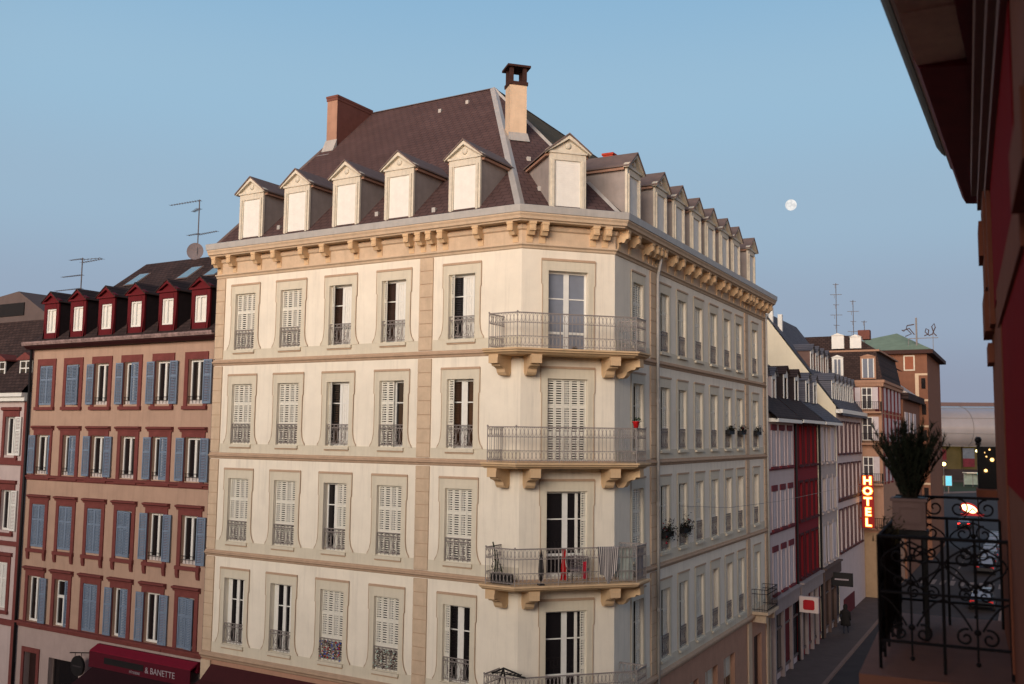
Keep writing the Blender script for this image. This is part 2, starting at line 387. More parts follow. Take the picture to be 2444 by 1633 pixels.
def window(fr, u, z, w, h, state, kind='full', guard=True):
    key = (round(w,3), round(h,3), state, kind, guard)
    if key in WIN:
        c = copy_tree(WIN[key], cb); place(c, cb, fr, u, 0, z); return c
    if kind == 'full': s = surround(w, h).build('window', [GREIGE, LINE], cb, fr, u, 0, z)
    elif kind == 'door':
        s = surround(w, h, False).build('window', [GREIGE, LINE], cb, fr, u, 0, z)
    else:
        m = MB(); e = w/2+.17
        m.box(-e, -w/2, .0165, .033, -.03, h+.36); m.box(w/2, e, .0165, .033, -.03, h+.36); m.box(-w/2, w/2, .0165, .033, h, h+.36)
        m.box(-e-.02, e+.02, .034, .06, h+.33, h+.39, 1); m.box(-w/2-.06, w/2+.06, .0168, .10, -.11, -.031)
        s = m.build('window', [GREIGE, LINE], cb, fr, u, 0, z)
    WIN[key] = s
    casement(w, h, kind == 'door').build('frame', WHITE, s)
    g = {'sky': GLASSL, 'brown': GLASSB}.get(state.split('_')[-1], GLASS)
    m = MB(); m.box(-w/2+.01, w/2-.01, -.235, -.222, .02, h-.02); m.build('pane', g, s)
    st = state.split('_')[0]
    if st == 'closed': persienne(w-.02, h-.02, -w/2+.01).build('shutter', SHUT, s, None, 0, -.10, .01)
    if st == 'left':      # left leaf folded back flat against the frame, bright casement leaf swung open on the right
        persienne(w*.24, h-.02).build('shutter', SHUT, s, None, -w/2+.012, -.13, .01, -.55)
        m = MB()
        for x0, x1 in ((.02,.07),(.31,.37)): m.box(w*x0, w*x1, -.185, -.15, .06, h-.06)
        for z0, z1 in ((.06,.13),(h*.66,h*.66+.03),(h-.12,h-.06)): m.box(w*.07, w*.31, -.185, -.152, z0, z1)
        m.build('open_casement', WHITE, s)
        m = MB()
        for i in range(8): m.box(w*(.07+.03*i), w*(.10+.03*i), -.19, -.172+.006*(i%3), .10, h-.08)
        m.build('curtain_and_glare', CURT_GLARE, s)  # white strips stand in for the bright reflection on the open leaf
    if st == 'slim':      # left leaf folded, dark pane
        persienne(w*.24, h-.02).build('shutter', SHUT, s, None, -w/2+.012, -.10, .01, -.25)
        m = MB(); m.box(w*.02, w*.16, -.19, -.17, .09, h-.08); m.build('curtain_and_glare', CURT_GLARE, s)
    if st == 'halfl': persienne(w*.52, h-.02, -w/2+.01).build('shutter', SHUT, s, None, 0, -.10, .01)
    if st == 'halfr':
        persienne(w*.48, h-.02, w*.02).build('shutter', SHUT, s, None, 0, -.10, .01)
        m = MB(); m.box(-w*.16, -w*.06, -.19, -.17, .09, h-.08); m.build('curtain_and_glare', CURT_GLARE, s)
    if st == 'right':
        persienne(w*.15, h-.02, 0, 1).build('shutter', SHUT, s, None, w/2-.20, -.06, .01, .15)
        m = MB()
        for i in range(5): m.box(w*.25+.02*i, w*.25+.02*i+.019, -.205+.008*(i%2), -.19+.008*(i%2), .1, h-.08)
        m.build('curtain_and_glare', CURT_GLARE, s)
    if st == 'net':
        m = MB(); m.box(-w*.44, -w*.30, -.2, -.185, .1, h-.08); m.box(w*.24, w*.38, -.2, -.18, .1, h-.08); m.build('curtain_and_glare', CURT_GLARE, s)
    if guard: railing_panel(w, .74).build('railing', IRON, s, None, 0, -.03, .02)
    return s
LST = [['closed','closed','left_brown','left_brown','left'],
       ['closed','closed','left','halfl','slim_brown'],
       ['closed','closed','halfr','closed','closed'],
       ['net','net','closed','closed','slim']]
for r, (a, b) in enumerate(ROWS):
    for c, u in enumerate(WL): window(fL, u, a, WW, b-a, LST[r][c])
for r, st in enumerate(['plain_sky', 'closed', 'right', 'right']):
    b = ROWS[r][1]; window(fC, DU, b-2.62, DW, 2.62, st, 'door', False)
RST = [['closed','halfr','halfr','closed','closed','halfr','closed','halfr'],
       ['halfr','halfr','halfr','closed','halfr','halfr','halfr','halfr'],
       ['closed','halfr','halfr','closed','closed','net','net','net'],
       ['halfr','halfr','halfr','closed','net','net','halfr','closed']]
for r, (a, b) in enumerate(ROWS):
    for c, u in enumerate(WR):
        if u == 17.8 and r == 3: window(fR, u, -7.95, WRW, 2.58, 'closed', 'narrow', False)
        else: window(fR, u, a, WRW, b-a, RST[r][c], 'narrow', c > 0)
# ground floor shop fronts
def shopfront(fr, u0, u1, z0, z1, transom):
    m = MB(); m.box(u0, u1, -.235, -.225, z0, z1)
    s = m.build('shop_window', GLASS, cb, fr)
    m = MB()
    for x in (u0, (u0+u1)/2-.03, u1-.06): m.box(x, x+.06, -.22, -.18, z0, z1)
    m.box(u0+.06, u1-.06, -.22, -.179, z1-.06, z1); m.build('frame', REDP if transom is None else LINE, s, None)
    if transom:
        m = MB(); m.box(u0+.06, u1-.06, -.215, -.2, z1-.95, z1-.07); m.build('transom_panel', transom, s, None)
for a, b, c, d in gl: shopfront(fL, a, b, c, d, None)
shopfront(fC, .6, 2.6, -12.05, -9.2, None)
for a, b in SHR: shopfront(fR, a, b, -12.05, -9.25, OLDWHITE)
m = MB(); m.box(17.1, 18.5, -.24, -.2, GZ, -9.2)
for k in range(2):
    for j in range(3): m.box(17.2+k*.65, 17.75+k*.65, -.199, -.18, GZ+.15+j*.95, GZ+.95+j*.95)
m.build('door', mat('brown_wood_door', srgb(58, 34, 24), .6), cb, fR)
m = MB(); m.prism_oz([(0.02,-8.55),(.5,-9.0),(.9,-9.15),(.9,-9.35),(.88,-9.35),(.86,-9.2),(.5,-9.08),(.02,-8.7)], .3, 13.0)
m.build('awning', mat('dark_maroon_awning', srgb(64, 22, 26), .85), cb, fL)

# ------------------------------------------------------------------ balconies round the chamfer
def rail_run():
    """world-frame railing standing on z=0"""
    off = .88; a = fL.p(12.79, 0).xy; b = fL.p(12.79, off).xy; c = mitre(FRS, None, 1, off); d = mitre(FRS, None, 2, off); e = fR.p(.45, off).xy; f = fR.p(.45, 0).xy
    m = MB(); pts = [a, b, c, d, e, f]
    def bar(p, q, z, r): m.tube([(p.x, -p.y, z), (q.x, -q.y, z)], r, 4)
    for p, q in zip(pts, pts[1:]):
        bar(p, q, 1.07, .024)
        for z in (.77, .36, .07): bar(p, q, z, .013)
        L = (q-p).length; n = max(2, round(L/.125)); t = (q-p)/n
        for k in range(n):
            s = p+t*k; mid = s+t*.5
            m.tube([(s.x,-s.y,.02),(s.x,-s.y,1.06)], .009, 4)
            m.ball((s.x,-s.y,.77), .018, n=4)
            for z0, z1 in ((.77,1.06),(.36,.07)):
                for sg in (-1, 1):
                    P = []
                    for i in range(6):
                        w = i/5; f_ = math.sin(w*math.pi)*.46
                        g = mid+t*(sg*(.0+f_)); P.append((g.x, -g.y, z0+(z1-z0)*w))
                    m.tube(P, .0065, 4)
    for p in (b, c, d, e): m.tube([(p.x,-p.y,-.02),(p.x,-p.y,1.09)], .02, 4); m.ball((p.x,-p.y,1.1), .03, n=5)
    for k in (.35, .68):
        p = c.lerp(d, k); m.tube([(p.x,-p.y,-.02),(p.x,-p.y,1.07)], .017, 4)
    return m
def corbel():
    m = MB(); w = .15
    m.prism_oz([(0,-.5),(.10,-.62),(.28,-.60),(.36,-.52),(.40,-.42),(.52,-.36),(.66,-.34),(.70,-.27),(.80,-.25),(.80,-.0),(0,-.0)], -w, w)
    m.box(-w-.02, w+.02, .0, .83, -.10, -.0); m.box(-w-.012, w+.012, .63, .84, -.27, -.1)
    return m
rb = kb = None
for i, z in enumerate((2.60, -.86, -4.47, -8.18)):
    m = MB()
    sweep(m, FRS, 12.62, .62, [(.0,z-.15),(.80,z-.15),(.86,z-.10),(.93,z-.085),(.95,z-.04),(1.0,z-.02),(1.0,z+.03),(.0,z+.03)])
    sl = wpart('balcony', m, STONE2)
    if rb is None:
        rb = rail_run(); rb = wpart('railing', rb, IRON, cb); rb.parent = sl; rb.location = (0, 0, z+.03)
        rb.data.transform(Matrix.Translation((0, 0, -GZ))); rb.location = (0, 0, z+.03+GZ)
    else:
        c = rb.copy(); COL.objects.link(c); c.parent = sl; c.location = (0, 0, z+.03+GZ)
    for fr, u in ((fL, 12.92), (fC, .25), (fC, 2.84), (fR, .22)):
        if kb is None: kb = corbel().build('corbel', STONE2, None); c = kb
        else: c = kb.copy(); COL.objects.link(c)
        w = fr.p(u, 0, z-.15); c.parent = sl; c.location = w-BASE; c.rotation_euler = (0, 0, fr.ang)
# small balcony over the street door
m = MB(); m.box(16.75, 18.9, 0, .75, -8.12, -7.98); m.box(16.95, 17.15, 0, .6, -8.5, -8.12); m.box(18.5, 18.7, 0, .6, -8.5, -8.12)
s = m.build('balcony', STONE, cb, fR)
m = MB()
for p, q in (((16.8,.0),(16.8,.7)),((16.8,.7),(18.85,.7)),((18.85,.7),(18.85,0))):
    for zz in (1.0, .8, .1): m.tube([(p[0],p[1],zz),(q[0],q[1],zz)], .018, 4)
    n = max(3, round(math.dist(p,q)/.12))
    for k in range(n+1):
        x = p[0]+(q[0]-p[0])*k/n; o = p[1]+(q[1]-p[1])*k/n; m.tube([(x,o,0),(x,o,1.0)], .009, 4)
m.build('railing', IRONB, s, None, 0, 0, -7.98)

# ------------------------------------------------------------------ roof, dormers, chimneys
EO, RO, EZ, RZ = .32, -8.05, 7.03, 14.72
e0 = fL.p(-.2, EO, EZ); r0 = fL.p(-.2, RO, RZ); cBo = mitre(FRS, None, 1, EO); cDo = mitre(FRS, None, 2, EO)
ap = mitre([fL, fR], None, 1, RO); apx = Vector((ap.x, ap.y, RZ)); eB = Vector((cBo.x, cBo.y, EZ)); eD = Vector((cDo.x, cDo.y, EZ))
eE = fR.p(20.0, EO, EZ); rE = fR.p(19.0, RO, RZ-.1)
def loc(fr, w): q = Vector((w.x, w.y))-fr.o; return (q.dot(fr.d), q.dot(fr.n), w.z)
m = MB(); m.poly([loc(fL, q) for q in (e0, eB, apx, r0)]); m.build('roof_slope', SLATE, cb, fL)
m = MB(); m.poly([loc(fC, q) for q in (eB, eD, apx)]); m.build('roof_slope', SLATE, cb, fC)
m = MB(); m.poly([loc(fR, q) for q in (eD, eE, rE, apx)]); m.build('roof_slope', MOSS, cb, fR)
m = MB(); m.poly([loc(fL, q) for q in (r0, apx, apx+Vector((6,11,-7.3)), fL.p(-.2,-16,7))]); m.poly([loc(fL, q) for q in (apx, rE, fR.p(19,-16,7), apx+Vector((6,11,-7.3)))]); m.build('roof_slope', SLATED, cb, fL)
def flash(p, q, w, mtl, name='flashing', lift=.05):
    d = (q-p).normalized(); s = d.cross(Vector((0,0,1))).normalized()*w; up = s.cross(d).normalized()*lift
    if up.z < 0: up = -up
    m = MB(); P = [p-s-up*.4, p+up, p+s-up*.4, q-s-up*.4, q+up, q+s-up*.4]
    m.add([tuple(x) for x in P], [(0,1,4,3),(1,2,5,4),(0,2,1),(3,4,5),(0,3,5,2)]); return wpart(name, m, mtl)
flash(apx, eB, .17, ZINC, lift=.07); flash(apx, eD, .10, ZINC, lift=.07); flash(r0, apx, .09, ZINCD, 'ridge_cap'); flash(apx, rE, .07, ZINCD, 'ridge_cap')
flash(e0, r0, .10, ZINCD, 'verge_flashing')
sl_ = (RZ-EZ)/(EO-RO)
def roofz(o, fr=fL): return EZ+(EO-o)*sl_
def dormer(fr, u, slope, twist=None):
    """front stands at o=-.1; own mesh = the two cheeks and the front wall"""
    o0 = -.10; zb = 7.02; ze = 9.04; za = 9.56; hw = .60
    def back(z): return EO-(z-EZ)/slope - .06        # where height z meets the roof
    m = MB()
    for s in (-1, 1):
        zm = EZ+(EO-o0)*slope
        pts = [(o0-.001, zm-.08), (o0-.001, ze), (back(ze), ze), (o0-.06, zm-.08)]
        m.prism_oz(pts, *sorted((s*hw, s*(hw-.05))))
    m.box(-hw+.05, hw-.05, o0-.5, o0-.45, zb, ze)
    d = m.build('dormer', CHEEK, cb, fr, u)
    m = MB()                                          # white front: jambs, lintel, pediment
    for s in (-1, 1):
        a, b = sorted((s*(hw+.02), s*(hw-.17))); m.box(a, b, o0, o0+.09, zb, ze-.02)
        a, b = sorted((s*(hw-.05), s*(hw-.13))); m.box(a, b, o0+.09, o0+.13, zb+.05, ze-.22)
    m.box(-hw+.17, hw-.17, o0, o0+.10, 8.80, ze-.02)
    m.box(-hw-.05, hw+.05, o0, o0+.14, ze-.02, ze+.05)
    m.prism_uz([(-hw-.04, ze+.05), (hw+.04, ze+.05), (0, za-.04)], o0, o0+.07)
    for s in (-1, 1):
        m.prism_uz([(s*(hw+.16), ze-.03), (s*(hw+.16), ze+.07), (0, za+.06), (0, za-.06)][::s], o0, o0+.20)
    m.lathe((0,0,0), [(.001,0),(.10,0),(.10,.03),(.07,.05),(.001,.05)], 12)
    k = len(m.v)-60
    for i in range(k, len(m.v)):                      # turn the rosette to face outwards
        x, y, zz = m.v[i]; m.v[i] = (x, -(o0+.07)-zz, y+ze+.24)
    m.build('front', OLDWHITE, d)
    m = MB(); m.box(-hw+.17, hw-.17, o0-.02, o0+.045, zb, 8.80)
    for j in range(24): m.box(-hw+.19, hw-.19, o0+.045, o0+.0495, zb+.02+j*.074, zb+.08+j*.074)
    m.build('shutter', WHITE, d)
    m = MB(); ov = hw+.18                              # little gabled roof running back into the slope
    be, ba = back(ze)-.05, back(za)-.05
    for s in (-1, 1):
        zr = ze-.01; t = .05
        P = [(s*ov,o0+.24,zr),(0,o0+.24,za+.08),(0,ba,za+.08),(s*ov,back(zr),zr)]
        Q = [(a,b,c+t) for a,b,c in P]
        m.add([(x,-o,z_) for x,o,z_ in P+Q], [(0,1,2,3),(4,5,6,7),(0,1,5,4),(0,3,7,4),(2,3,7,6)])
    m.build('dormer_roof', ZINCD, d)
    m = MB()
    for s in (-1, 1):
        a, b = sorted((s*(hw+.02), s*(hw+.12))); m.box(a, b, back(ze)+.1, o0, ze-.10, ze-.012)
    m.build('eave_board', BRICKO, d)
    return d
slC = (RZ-EZ)/((eB.xy-apx.xy).dot(fC.n))
dp = dormer(fL, 1.43, sl_)
for u in (3.75, 6.12, 8.48, 11.18): c = copy_tree(dp, cb); place(c, cb, fL, u)
dormer(fC, 1.52, slC)
for u in (1.75, 4.5, 6.6, 8.75, 10.75, 12.85, 14.75, 17.55): c = copy_tree(dp, cb); place(c, cb, fR, u)
# chimneys
def chim(fr, u0, u1, o0, o1, zb, zt, ms, cap):
    m = MB(); m.box(u0, u1, o1, o0, zb, zt, 0)
    if ms[1] is not ms[0]: m.box(u1, u1+.004, o1, o0, zb, zt, 1)  # thin darker sheet: the right side's shade is put into the colour
    c = m.build('chimney', ms, cb, fr)
    m = MB(); m.box(u0-.05, u1+.05, o1-.05, o0+.05, zt, zt+.10); m.box(u0-.03, u1+.03, o1-.03, o0+.03, zt-.12, zt); m.build('chimney_cap', cap, c); return c
c = chim(fL, -.02, .56, -5.65, -8.0, 11.6, 14.75, [BRICKO, BRICKR_SHADE], BRICKR_SHADE)
m = MB(); m.prism_oz([(-5.35,12.2),(-5.1,12.02),(-5.64,12.35),(-5.64,12.85)], -.06, .6); m.build('chimney_flashing', ZINC, c)
oc = -5.05
cz = EZ+(EO-oc)*slC
m = MB(); m.box(1.02, 1.68, oc-.6, oc, cz-.3, cz+2.15, 0)
c = m.build('chimney', mat('pale_chimney_render', srgb(206,184,158), .9, .1, 2, stain=.2), cb, fC)
m = MB(); m.box(.98, 1.72, oc-.64, oc+.04, cz+2.05, cz+2.18); m.box(.9, 1.8, oc-.72, oc+.12, cz+2.72, cz+2.80)
for x in (1.02, 1.54):
    for y in (oc-.6, oc-.14): m.box(x, x+.14, y, y+.14, cz+2.18, cz+2.72)
m.build('chimney_cowl', mat('dark_brick_cowl', srgb(58, 36, 32), .9, .2, 5), c)
m = MB(); m.prism_oz([(oc+.001,cz-.05),(oc+.001,cz+.22),(oc+.12,cz+.08),(oc+.34,cz-.2)], .98, 1.72); m.build('chimney_flashing', ZINC, c)
m = MB(); m.box(0, .9, -.5, 0, 0, 1.5)
c = m.build('chimney', REDB, cb, fR, 13.2, -5.5, 11.9)
m = MB(); m.box(-.05,.95,-.55,.05,1.5,1.6); m.build('chimney_cap', REDB, c)
# little roof hatches / snow hooks that catch the light
for fr, u, o, sl in ((fL,5.2,-6.9,sl_),(fL,6.4,-7.2,sl_),(fL,2.6,-.3,sl_),(fL,7.3,-.3,sl_),(fL,9.9,-.1,sl_),(fC,2.2,-3.4,slC),(fC,1.2,-3.2,slC),(fC,.9,-1.0,slC)):
    z = EZ+(EO-o)*sl
    m = MB(); m.prism_oz([(o+.02,z-.02),(o+.02,z+.14),(o-.12,z+.13)], u-.07, u+.07); m.build('roof_vent', ZINC, cb, fr)
# downpipes
m = MB(); m.tube([(3.72,.02,6.2),(3.72,.26,6.3),(3.72,.16,5.8),(3.72,.13,5.6),(3.72,.13,GZ+.1)], .055, 8, smooth=True)
for z in (4.4, 1.2, -2.4, -6): m.tube([(3.72,.13,z),(3.72,.13,z+.12)], .068, 8)
m.build('downpipe', ZINC, cb, fR)
m = MB(); m.tube([(19.75,.1,6.2),(19.75,.12,5.7),(19.75,.12,GZ+.1)], .055, 8, smooth=True); m.build('downpipe', ZINC, cb, fR)
m = MB(); m.tube([(-.3,-.1,6.5),(-.3,-.1,GZ+.1)], .05, 6, smooth=True); m.build('downpipe', ZINCD, cb, fL)
# ------------------------------------------------------------------ apricot building on the left
fA = F(fL.p(0, -.3).xy, fL.d)
ab = empty('apartment_building', fA.p(-6.3, 0, GZ), 'apricot rendered house with red sandstone trim, blue louvred shutters and dark red dormers', 'building')
U0_, U1_ = -12.25, -.25
AW = [-11.17, -9.27, -7.33, -5.41, -3.46, -1.52]
AR = [(1.06, 2.80, 'flat'), (-1.96, -.26, 'hood'), (-5.12, -3.28, 'sill'), (-8.30, -6.38, 'hood')]
h4 = [(u-.46, u+.46, a, b) for u in AW for a, b, _ in AR]
m = wall_holes(MB(), U0_, U1_, -8.45, 3.55, h4, .2); m.build('wall', APRI, ab, fA)
m = MB(); m.quad((U0_,0,GZ),(U0_,-11.8,GZ),(U0_,-11.8,3.7),(U0_,0,3.7)); m.poly([(U0_,0,3.7),(U0_,-11.8,3.7),(U0_,-5.85,8.4)]); m.build('gable_wall', CHEEK, ab, fA)
PALE = mat('pale_shop_render', srgb(172, 154, 148), .9, .08, 1.5, stain=.25)
sh = [(-11.6, -10.7, GZ+.02, -9.6), (-9.9, -7.85, -11.6, -9.65), (-6.2, -.75, GZ+.3, -9.75)]
m = wall_holes(MB(), U0_, U1_, GZ, -8.45, sh, .3); m.build('shop_wall', PALE, ab, fA)
m = MB(); m.box(-11.6,-10.7,-.3,-.25,GZ,-9.6); d = m.build('door', mat('dark_brown_door', srgb(46,26,24), .6), ab, fA)
m = MB()
for a, b, c_, d_ in ((-11.78,-11.6,GZ,-9.4),(-10.7,-10.52,GZ,-9.4),(-11.6,-10.7,-9.6,-9.4)): m.box(a,b,.003,.05,c_,d_)
m.build('door_surround', REDST, ab, fA)
for a, b, c_, d_ in sh[1:]:
    m = MB(); m.box(a,b,-.3,-.27,c_,d_); s = m.build('shop_window', GLASS, ab, fA)
    m = MB(); m.box(a,a+.07,-.26,-.2,c_,d_); m.box(b-.07,b,-.26,-.2,c_,d_); m.box(a+.07,b-.07,-.26,-.2,d_-.08,d_); m.build('frame', ZINCD, s)
# ledges
m = MB(); m.prism_oz([(0,-2.24),(.05,-2.22),(.06,-2.14),(.12,-2.10),(.12,-2.04),(0,-2.0)], U0_-.02, U1_+.02); m.build('string_course', REDST, ab, fA)
m = MB(); m.prism_oz([(0,-8.58),(.08,-8.55),(.10,-8.44),(.16,-8.42),(.16,-8.34),(0,-8.31)], U0_-.02, U1_+.02); m.build('string_course', REDST, ab, fA)
def bframe(w, h, cross=False):
    m = MB(); a = w/2; o0, o1 = -.19, -.13
    m.box(-a,-a+.07,o0,o1,0,h); m.box(a-.07,a,o0,o1,0,h); m.box(-a+.07,a-.07,o0,o1,h-.08,h); m.box(-a+.07,a-.07,o0,o1,0,.09)
    m.box(-.055,.055,o0,o1+.01,.10,h-.09 if not cross else h*.62)
    if cross: m.box(-a+.07,a-.07,o0,o1+.012,h*.60,h*.66)
    return m
def leaf(w, h):
    m = MB(); t = .055
    m.box(0,t,0,.04,0,h); m.box(w-t,w,0,.04,0,h)
    for z in (0, h*.62, h-.07): m.box(t,w-t,0,.039,z,z+.07)
    for lo, hi in ((.07, h*.62), (h*.62+.07, h-.07)):
        n = max(4, round((hi-lo)/.062)); s = (hi-lo)/n
        for j in range(n): m.quad((t,.034,lo+j*s+.002),(w-t,.034,lo+j*s+.002),(w-t,.006,lo+(j+.70)*s),(t,.006,lo+(j+.70)*s))
    return m
LEAF = {}
def leaf_at(par, h, x, o, rz):
    k = round(h, 2)
    if k not in LEAF: LEAF[k] = leaf(.46, h).build('shutter', BLUE, par); ob = LEAF[k]
    else: ob = LEAF[k].copy(); COL.objects.link(ob)
    place(ob, par, None, x, o, .01, rz); return ob
AST = ['C', 'c', 'L', 'Lr', 'LR', 'R',   'LA', 'r', 'LR', 'N', 'Lr', 'LR',   'C', 'C', 'C', 'c', 'LR', 'R',   'RA', 'X', 'C', 'Lr', 'LR', 'c']
GREYP = mat('grey_window_box', srgb(196, 188, 184), .8, .2, 12)
for r, (a, b, kind) in enumerate(AR):
    h = b-a
    for c, u in enumerate(AW):
        st = AST[r*6+c]; m = MB()
        e = .66; top = b+(.31 if kind == 'flat' else .22)
        m.box(-e,-.46,.003,.05,-.08,h+.02); m.box(.46,e,.003,.05,-.08,h+.02); m.box(-e,e,.003,.05,h+.02,top-a)
        if kind != 'flat':
            m.prism_oz([(.003,top-a),(.06,top-a),(.08,top-a+.07),(.16,top-a+.12),(.16,top-a+.18),(.003,top-a+.2)], -e-.1, e+.1)
        m.box(-e-.03,e+.03,.003,.11,-.22,-.08)
        if kind == 'sill':
            for s in (-1,1): m.prism_oz([(.003,-.55),(.05,-.55),(.09,-.40),(.10,-.225),(.003,-.225)], *sorted((s*.5,s*.66)))
        w = m.build('window', REDST, ab, fA, u, 0, a)
        bframe(.92, h, st == 'X').build('frame', WHITE, w)
        m = MB(); m.box(-.45,.45,-.185,-.172,.02,h-.02); m.build('pane', GLASS, w)
        for ch in st:
            if ch == 'L': leaf_at(w, h-.02, -.46-.47, .06, .02*random.uniform(-1,1))
            if ch == 'R': leaf_at(w, h-.02, .47, .06, .03*random.uniform(-1,1))
            if ch == 'A': leaf_at(w, h-.02, .46, .06, .55)
            if ch == 'r': leaf_at(w, h-.02, 0, .0, .03)
            if ch in 'Cc':
                leaf_at(w, h-.02, -.46, -.02, .03 if ch == 'c' else 0); leaf_at(w, h-.02, .0, -.02+(.05 if ch == 'c' else 0), -.12 if ch == 'c' else 0)
            if ch == 'X': leaf_at(w, h-.02, .30, .05, .5)
        if r < 3 and st not in ('C', 'c'):
            m = MB(); m.box(-.40,.40,-.12,-.06,.0,.17); m.build('window_ledge_board', GREYP, w)
            m = MB()
            for z in (.16,.30): m.tube([(-.46,-.02,z),(.46,-.02,z)], .012, 4)
            for k in range(5): m.tube([(-.4+.2*k,-.02,.02),(-.4+.2*k,-.02,.30)], .008, 4)
            m.build('guard_rail', IRONB, w)
# roof, gutter, dormers
AS = (8.4-3.75)/(5.85+.35)
m = MB(); m.poly([(U0_-.1,.35,3.75),(U1_+.1,.35,3.75),(U1_+.1,-5.85,8.4),(U0_-.1,-5.85,8.4)]); m.poly([(U0_-.1,-5.85,8.4),(U1_+.1,-5.85,8.4),(U1_+.1,-12,3.7),(U0_-.1,-12,3.7)])
m.build('roof', SLATED, ab, fA)
m = MB(); m.prism_oz([(0,3.55),(.28,3.55),(.42,3.66),(.42,3.71),(0,3.72)], U0_-.1, U1_+.04); m.build('eave_board', mat('dark_maroon_paint', srgb(58,20,22), .7), ab, fA)
m = MB(); m.prism_oz([(.34,3.72),(.50,3.70),(.54,3.80),(.52,3.86),(.47,3.76),(.36,3.78)], U0_-.15, U1_+.04)
m.build('gutter', mat('peeling_grey_gutter', srgb(140,118,114), .8, .55, 5), ab, fA)
def red_dormer(parent):
    m = MB(); hw = .52; o0 = -.12
    bk = lambda z: .35-(z-3.75)/AS-.05
    for s in (-1,1): m.prism_oz([(o0,3.95),(o0,5.62),(bk(5.62),5.62),(bk(3.95),3.95)], *sorted((s*hw,s*(hw-.06))))
    d = m.build('dormer', mat('dark_dormer_cheek', srgb(40,30,32), .9, .2, 4), parent, fA)
    m = MB()
    for s in (-1,1): m.box(*sorted((s*(hw+.01),s*(hw-.18))), o0, o0+.08, 4.02, 5.60)
    m.box(-hw+.18,hw-.18,o0,o0+.09,5.36,5.60); m.box(-hw+.18,hw-.18,o0,o0+.10,4.02,4.28)
    m.box(-hw-.08,hw+.08,o0,o0+.16,5.60,5.68)
    m.prism_uz([(-hw,5.68),(hw,5.68),(0,5.96)], o0, o0+.04)
    for s in (-1,1): m.prism_uz([(s*(hw+.12),5.62),(s*(hw+.12),5.72),(0,6.08),(0,5.96)][::s], o0, o0+.17)
    m.build('front', REDP, d)
    m = MB(); w = hw-.18
    m.box(-w,-w+.07,o0-.03,o0+.03,4.28,5.36); m.box(w-.07,w,o0-.03,o0+.03,4.28,5.36); m.box(-w+.07,w-.07,o0-.03,o0+.03,5.29,5.36); m.box(-w+.07,w-.07,o0-.03,o0+.03,4.28,4.36)
    m.box(-.10,-.03,o0-.03,o0+.035,4.36,5.29)
    m.build('frame', WHITE, d)
    m = MB(); m.box(-w+.02,w-.02,o0-.05,o0-.031,4.3,5.34); m.build('blind', CURT_GLARE, d)
    m = MB(); ov = hw+.14
    for s in (-1,1):
        P = [(s*ov,o0+.2,5.62),(0,o0+.2,6.10),(0,bk(6.1)-.05,6.10),(s*ov,bk(5.62),5.62)]
        m.add([(x,-o,z) for x,o,z in P]+[(x,-o,z+.05) for x,o,z in P], [(0,1,2,3),(4,5,6,7),(0,1,5,4),(0,3,7,4)])
    m.build('dormer_roof', SLATED, d)
    return d
rd = red_dormer(ab)
for i, u in enumerate(AW):
    c = rd if i == 0 else copy_tree(rd, ab); place(c, ab, fA, u)
for u, o in ((-11.0,-4.3), (-7.4,-4.4), (-5.6,-4.4)):
    z = 3.75+(.35-o)*AS
    m = MB(); d_ = (.33, .33*AS)
    for k, (a, b, mi) in enumerate(((-.42,.42,0),(-.34,.34,1))):
        q = .62 if not k else .54; l = .07+.02*k
        m.quad((u+a,o+q*.8,z-q*.8*AS+l),(u+b,o+q*.8,z-q*.8*AS+l),(u+b,o-q*.8,z+q*.8*AS+l),(u+a,o-q*.8,z+q*.8*AS+l), mi)
    m.quad((u+.42,o+.5,z-.5*AS+.07),(u+.42,o-.5,z+.5*AS+.07),(u+.42,o-.5,z+.5*AS-.05),(u+.42,o+.5,z-.5*AS-.05),0)
    m.build('skylight', [ZINCD, mat('pale_blue_skylight_glass', srgb(120,150,165), .05, 0, spec=.8)], ab, fA)
m = MB(); m.tube([(U0_+.02,.12,3.6),(U0_+.02,.1,GZ)], .06, 6, smooth=True); m.build('downpipe', DARK, ab, fA)
# shop awning with its name
AWN = mat('crimson_awning', srgb(118, 12, 40), .8, .1, 3)
AWD = mat('dark_crimson_cloth', srgb(80, 8, 28), .85, .1, 3)
m = MB()
m.box(-6.35,-.45,.17,.30,-9.0,-8.62); m.prism_oz([(.30,-8.64),(.62,-8.80),(.62,-8.86),(.30,-8.72)], -6.35, -.45)
m.box(-6.35,-.45,.60,.635,-9.46,-8.84, 1)
m.prism_oz([(.62,-9.42),(2.4,-10.35),(2.4,-10.42),(.62,-9.52)], -6.1, -.6, 2)
m.box(-6.1,-.6,2.39,2.41,-10.75,-10.36,2)
s = m.build('awning', [AWN, AWD, mat('dark_awning_fabric', srgb(40, 10, 18), .9, .1, 3)], ab, fA)
def text(body, size, fr, u, o, z, m, name, parent=None, ext=.006, align='LEFT', rz=0, sx=1, bold=0):
    c = bpy.data.curves.new(name, 'FONT'); c.body = body; c.size = size; c.extrude = ext; c.offset = bold; c.align_x = align; c.align_y = 'CENTER'; c.resolution_u = 2
    t = bpy.data.objects.new(name, c); COL.objects.link(t); dg = bpy.context.evaluated_depsgraph_get()
    me = bpy.data.meshes.new_from_object(t.evaluated_get(dg)); bpy.data.objects.remove(t); bpy.data.curves.remove(c)
    me.transform(Matrix.Rotation(R(90), 4, 'X')@Matrix.Diagonal((sx,1,1,1))); me.materials.clear(); me.materials.append(m)
    ob = bpy.data.objects.new(name, me); COL.objects.link(ob); place(ob, parent, fr, u, o, z, rz); return ob
LET = mat('pale_letters', srgb(160, 148, 154), .7, 0)
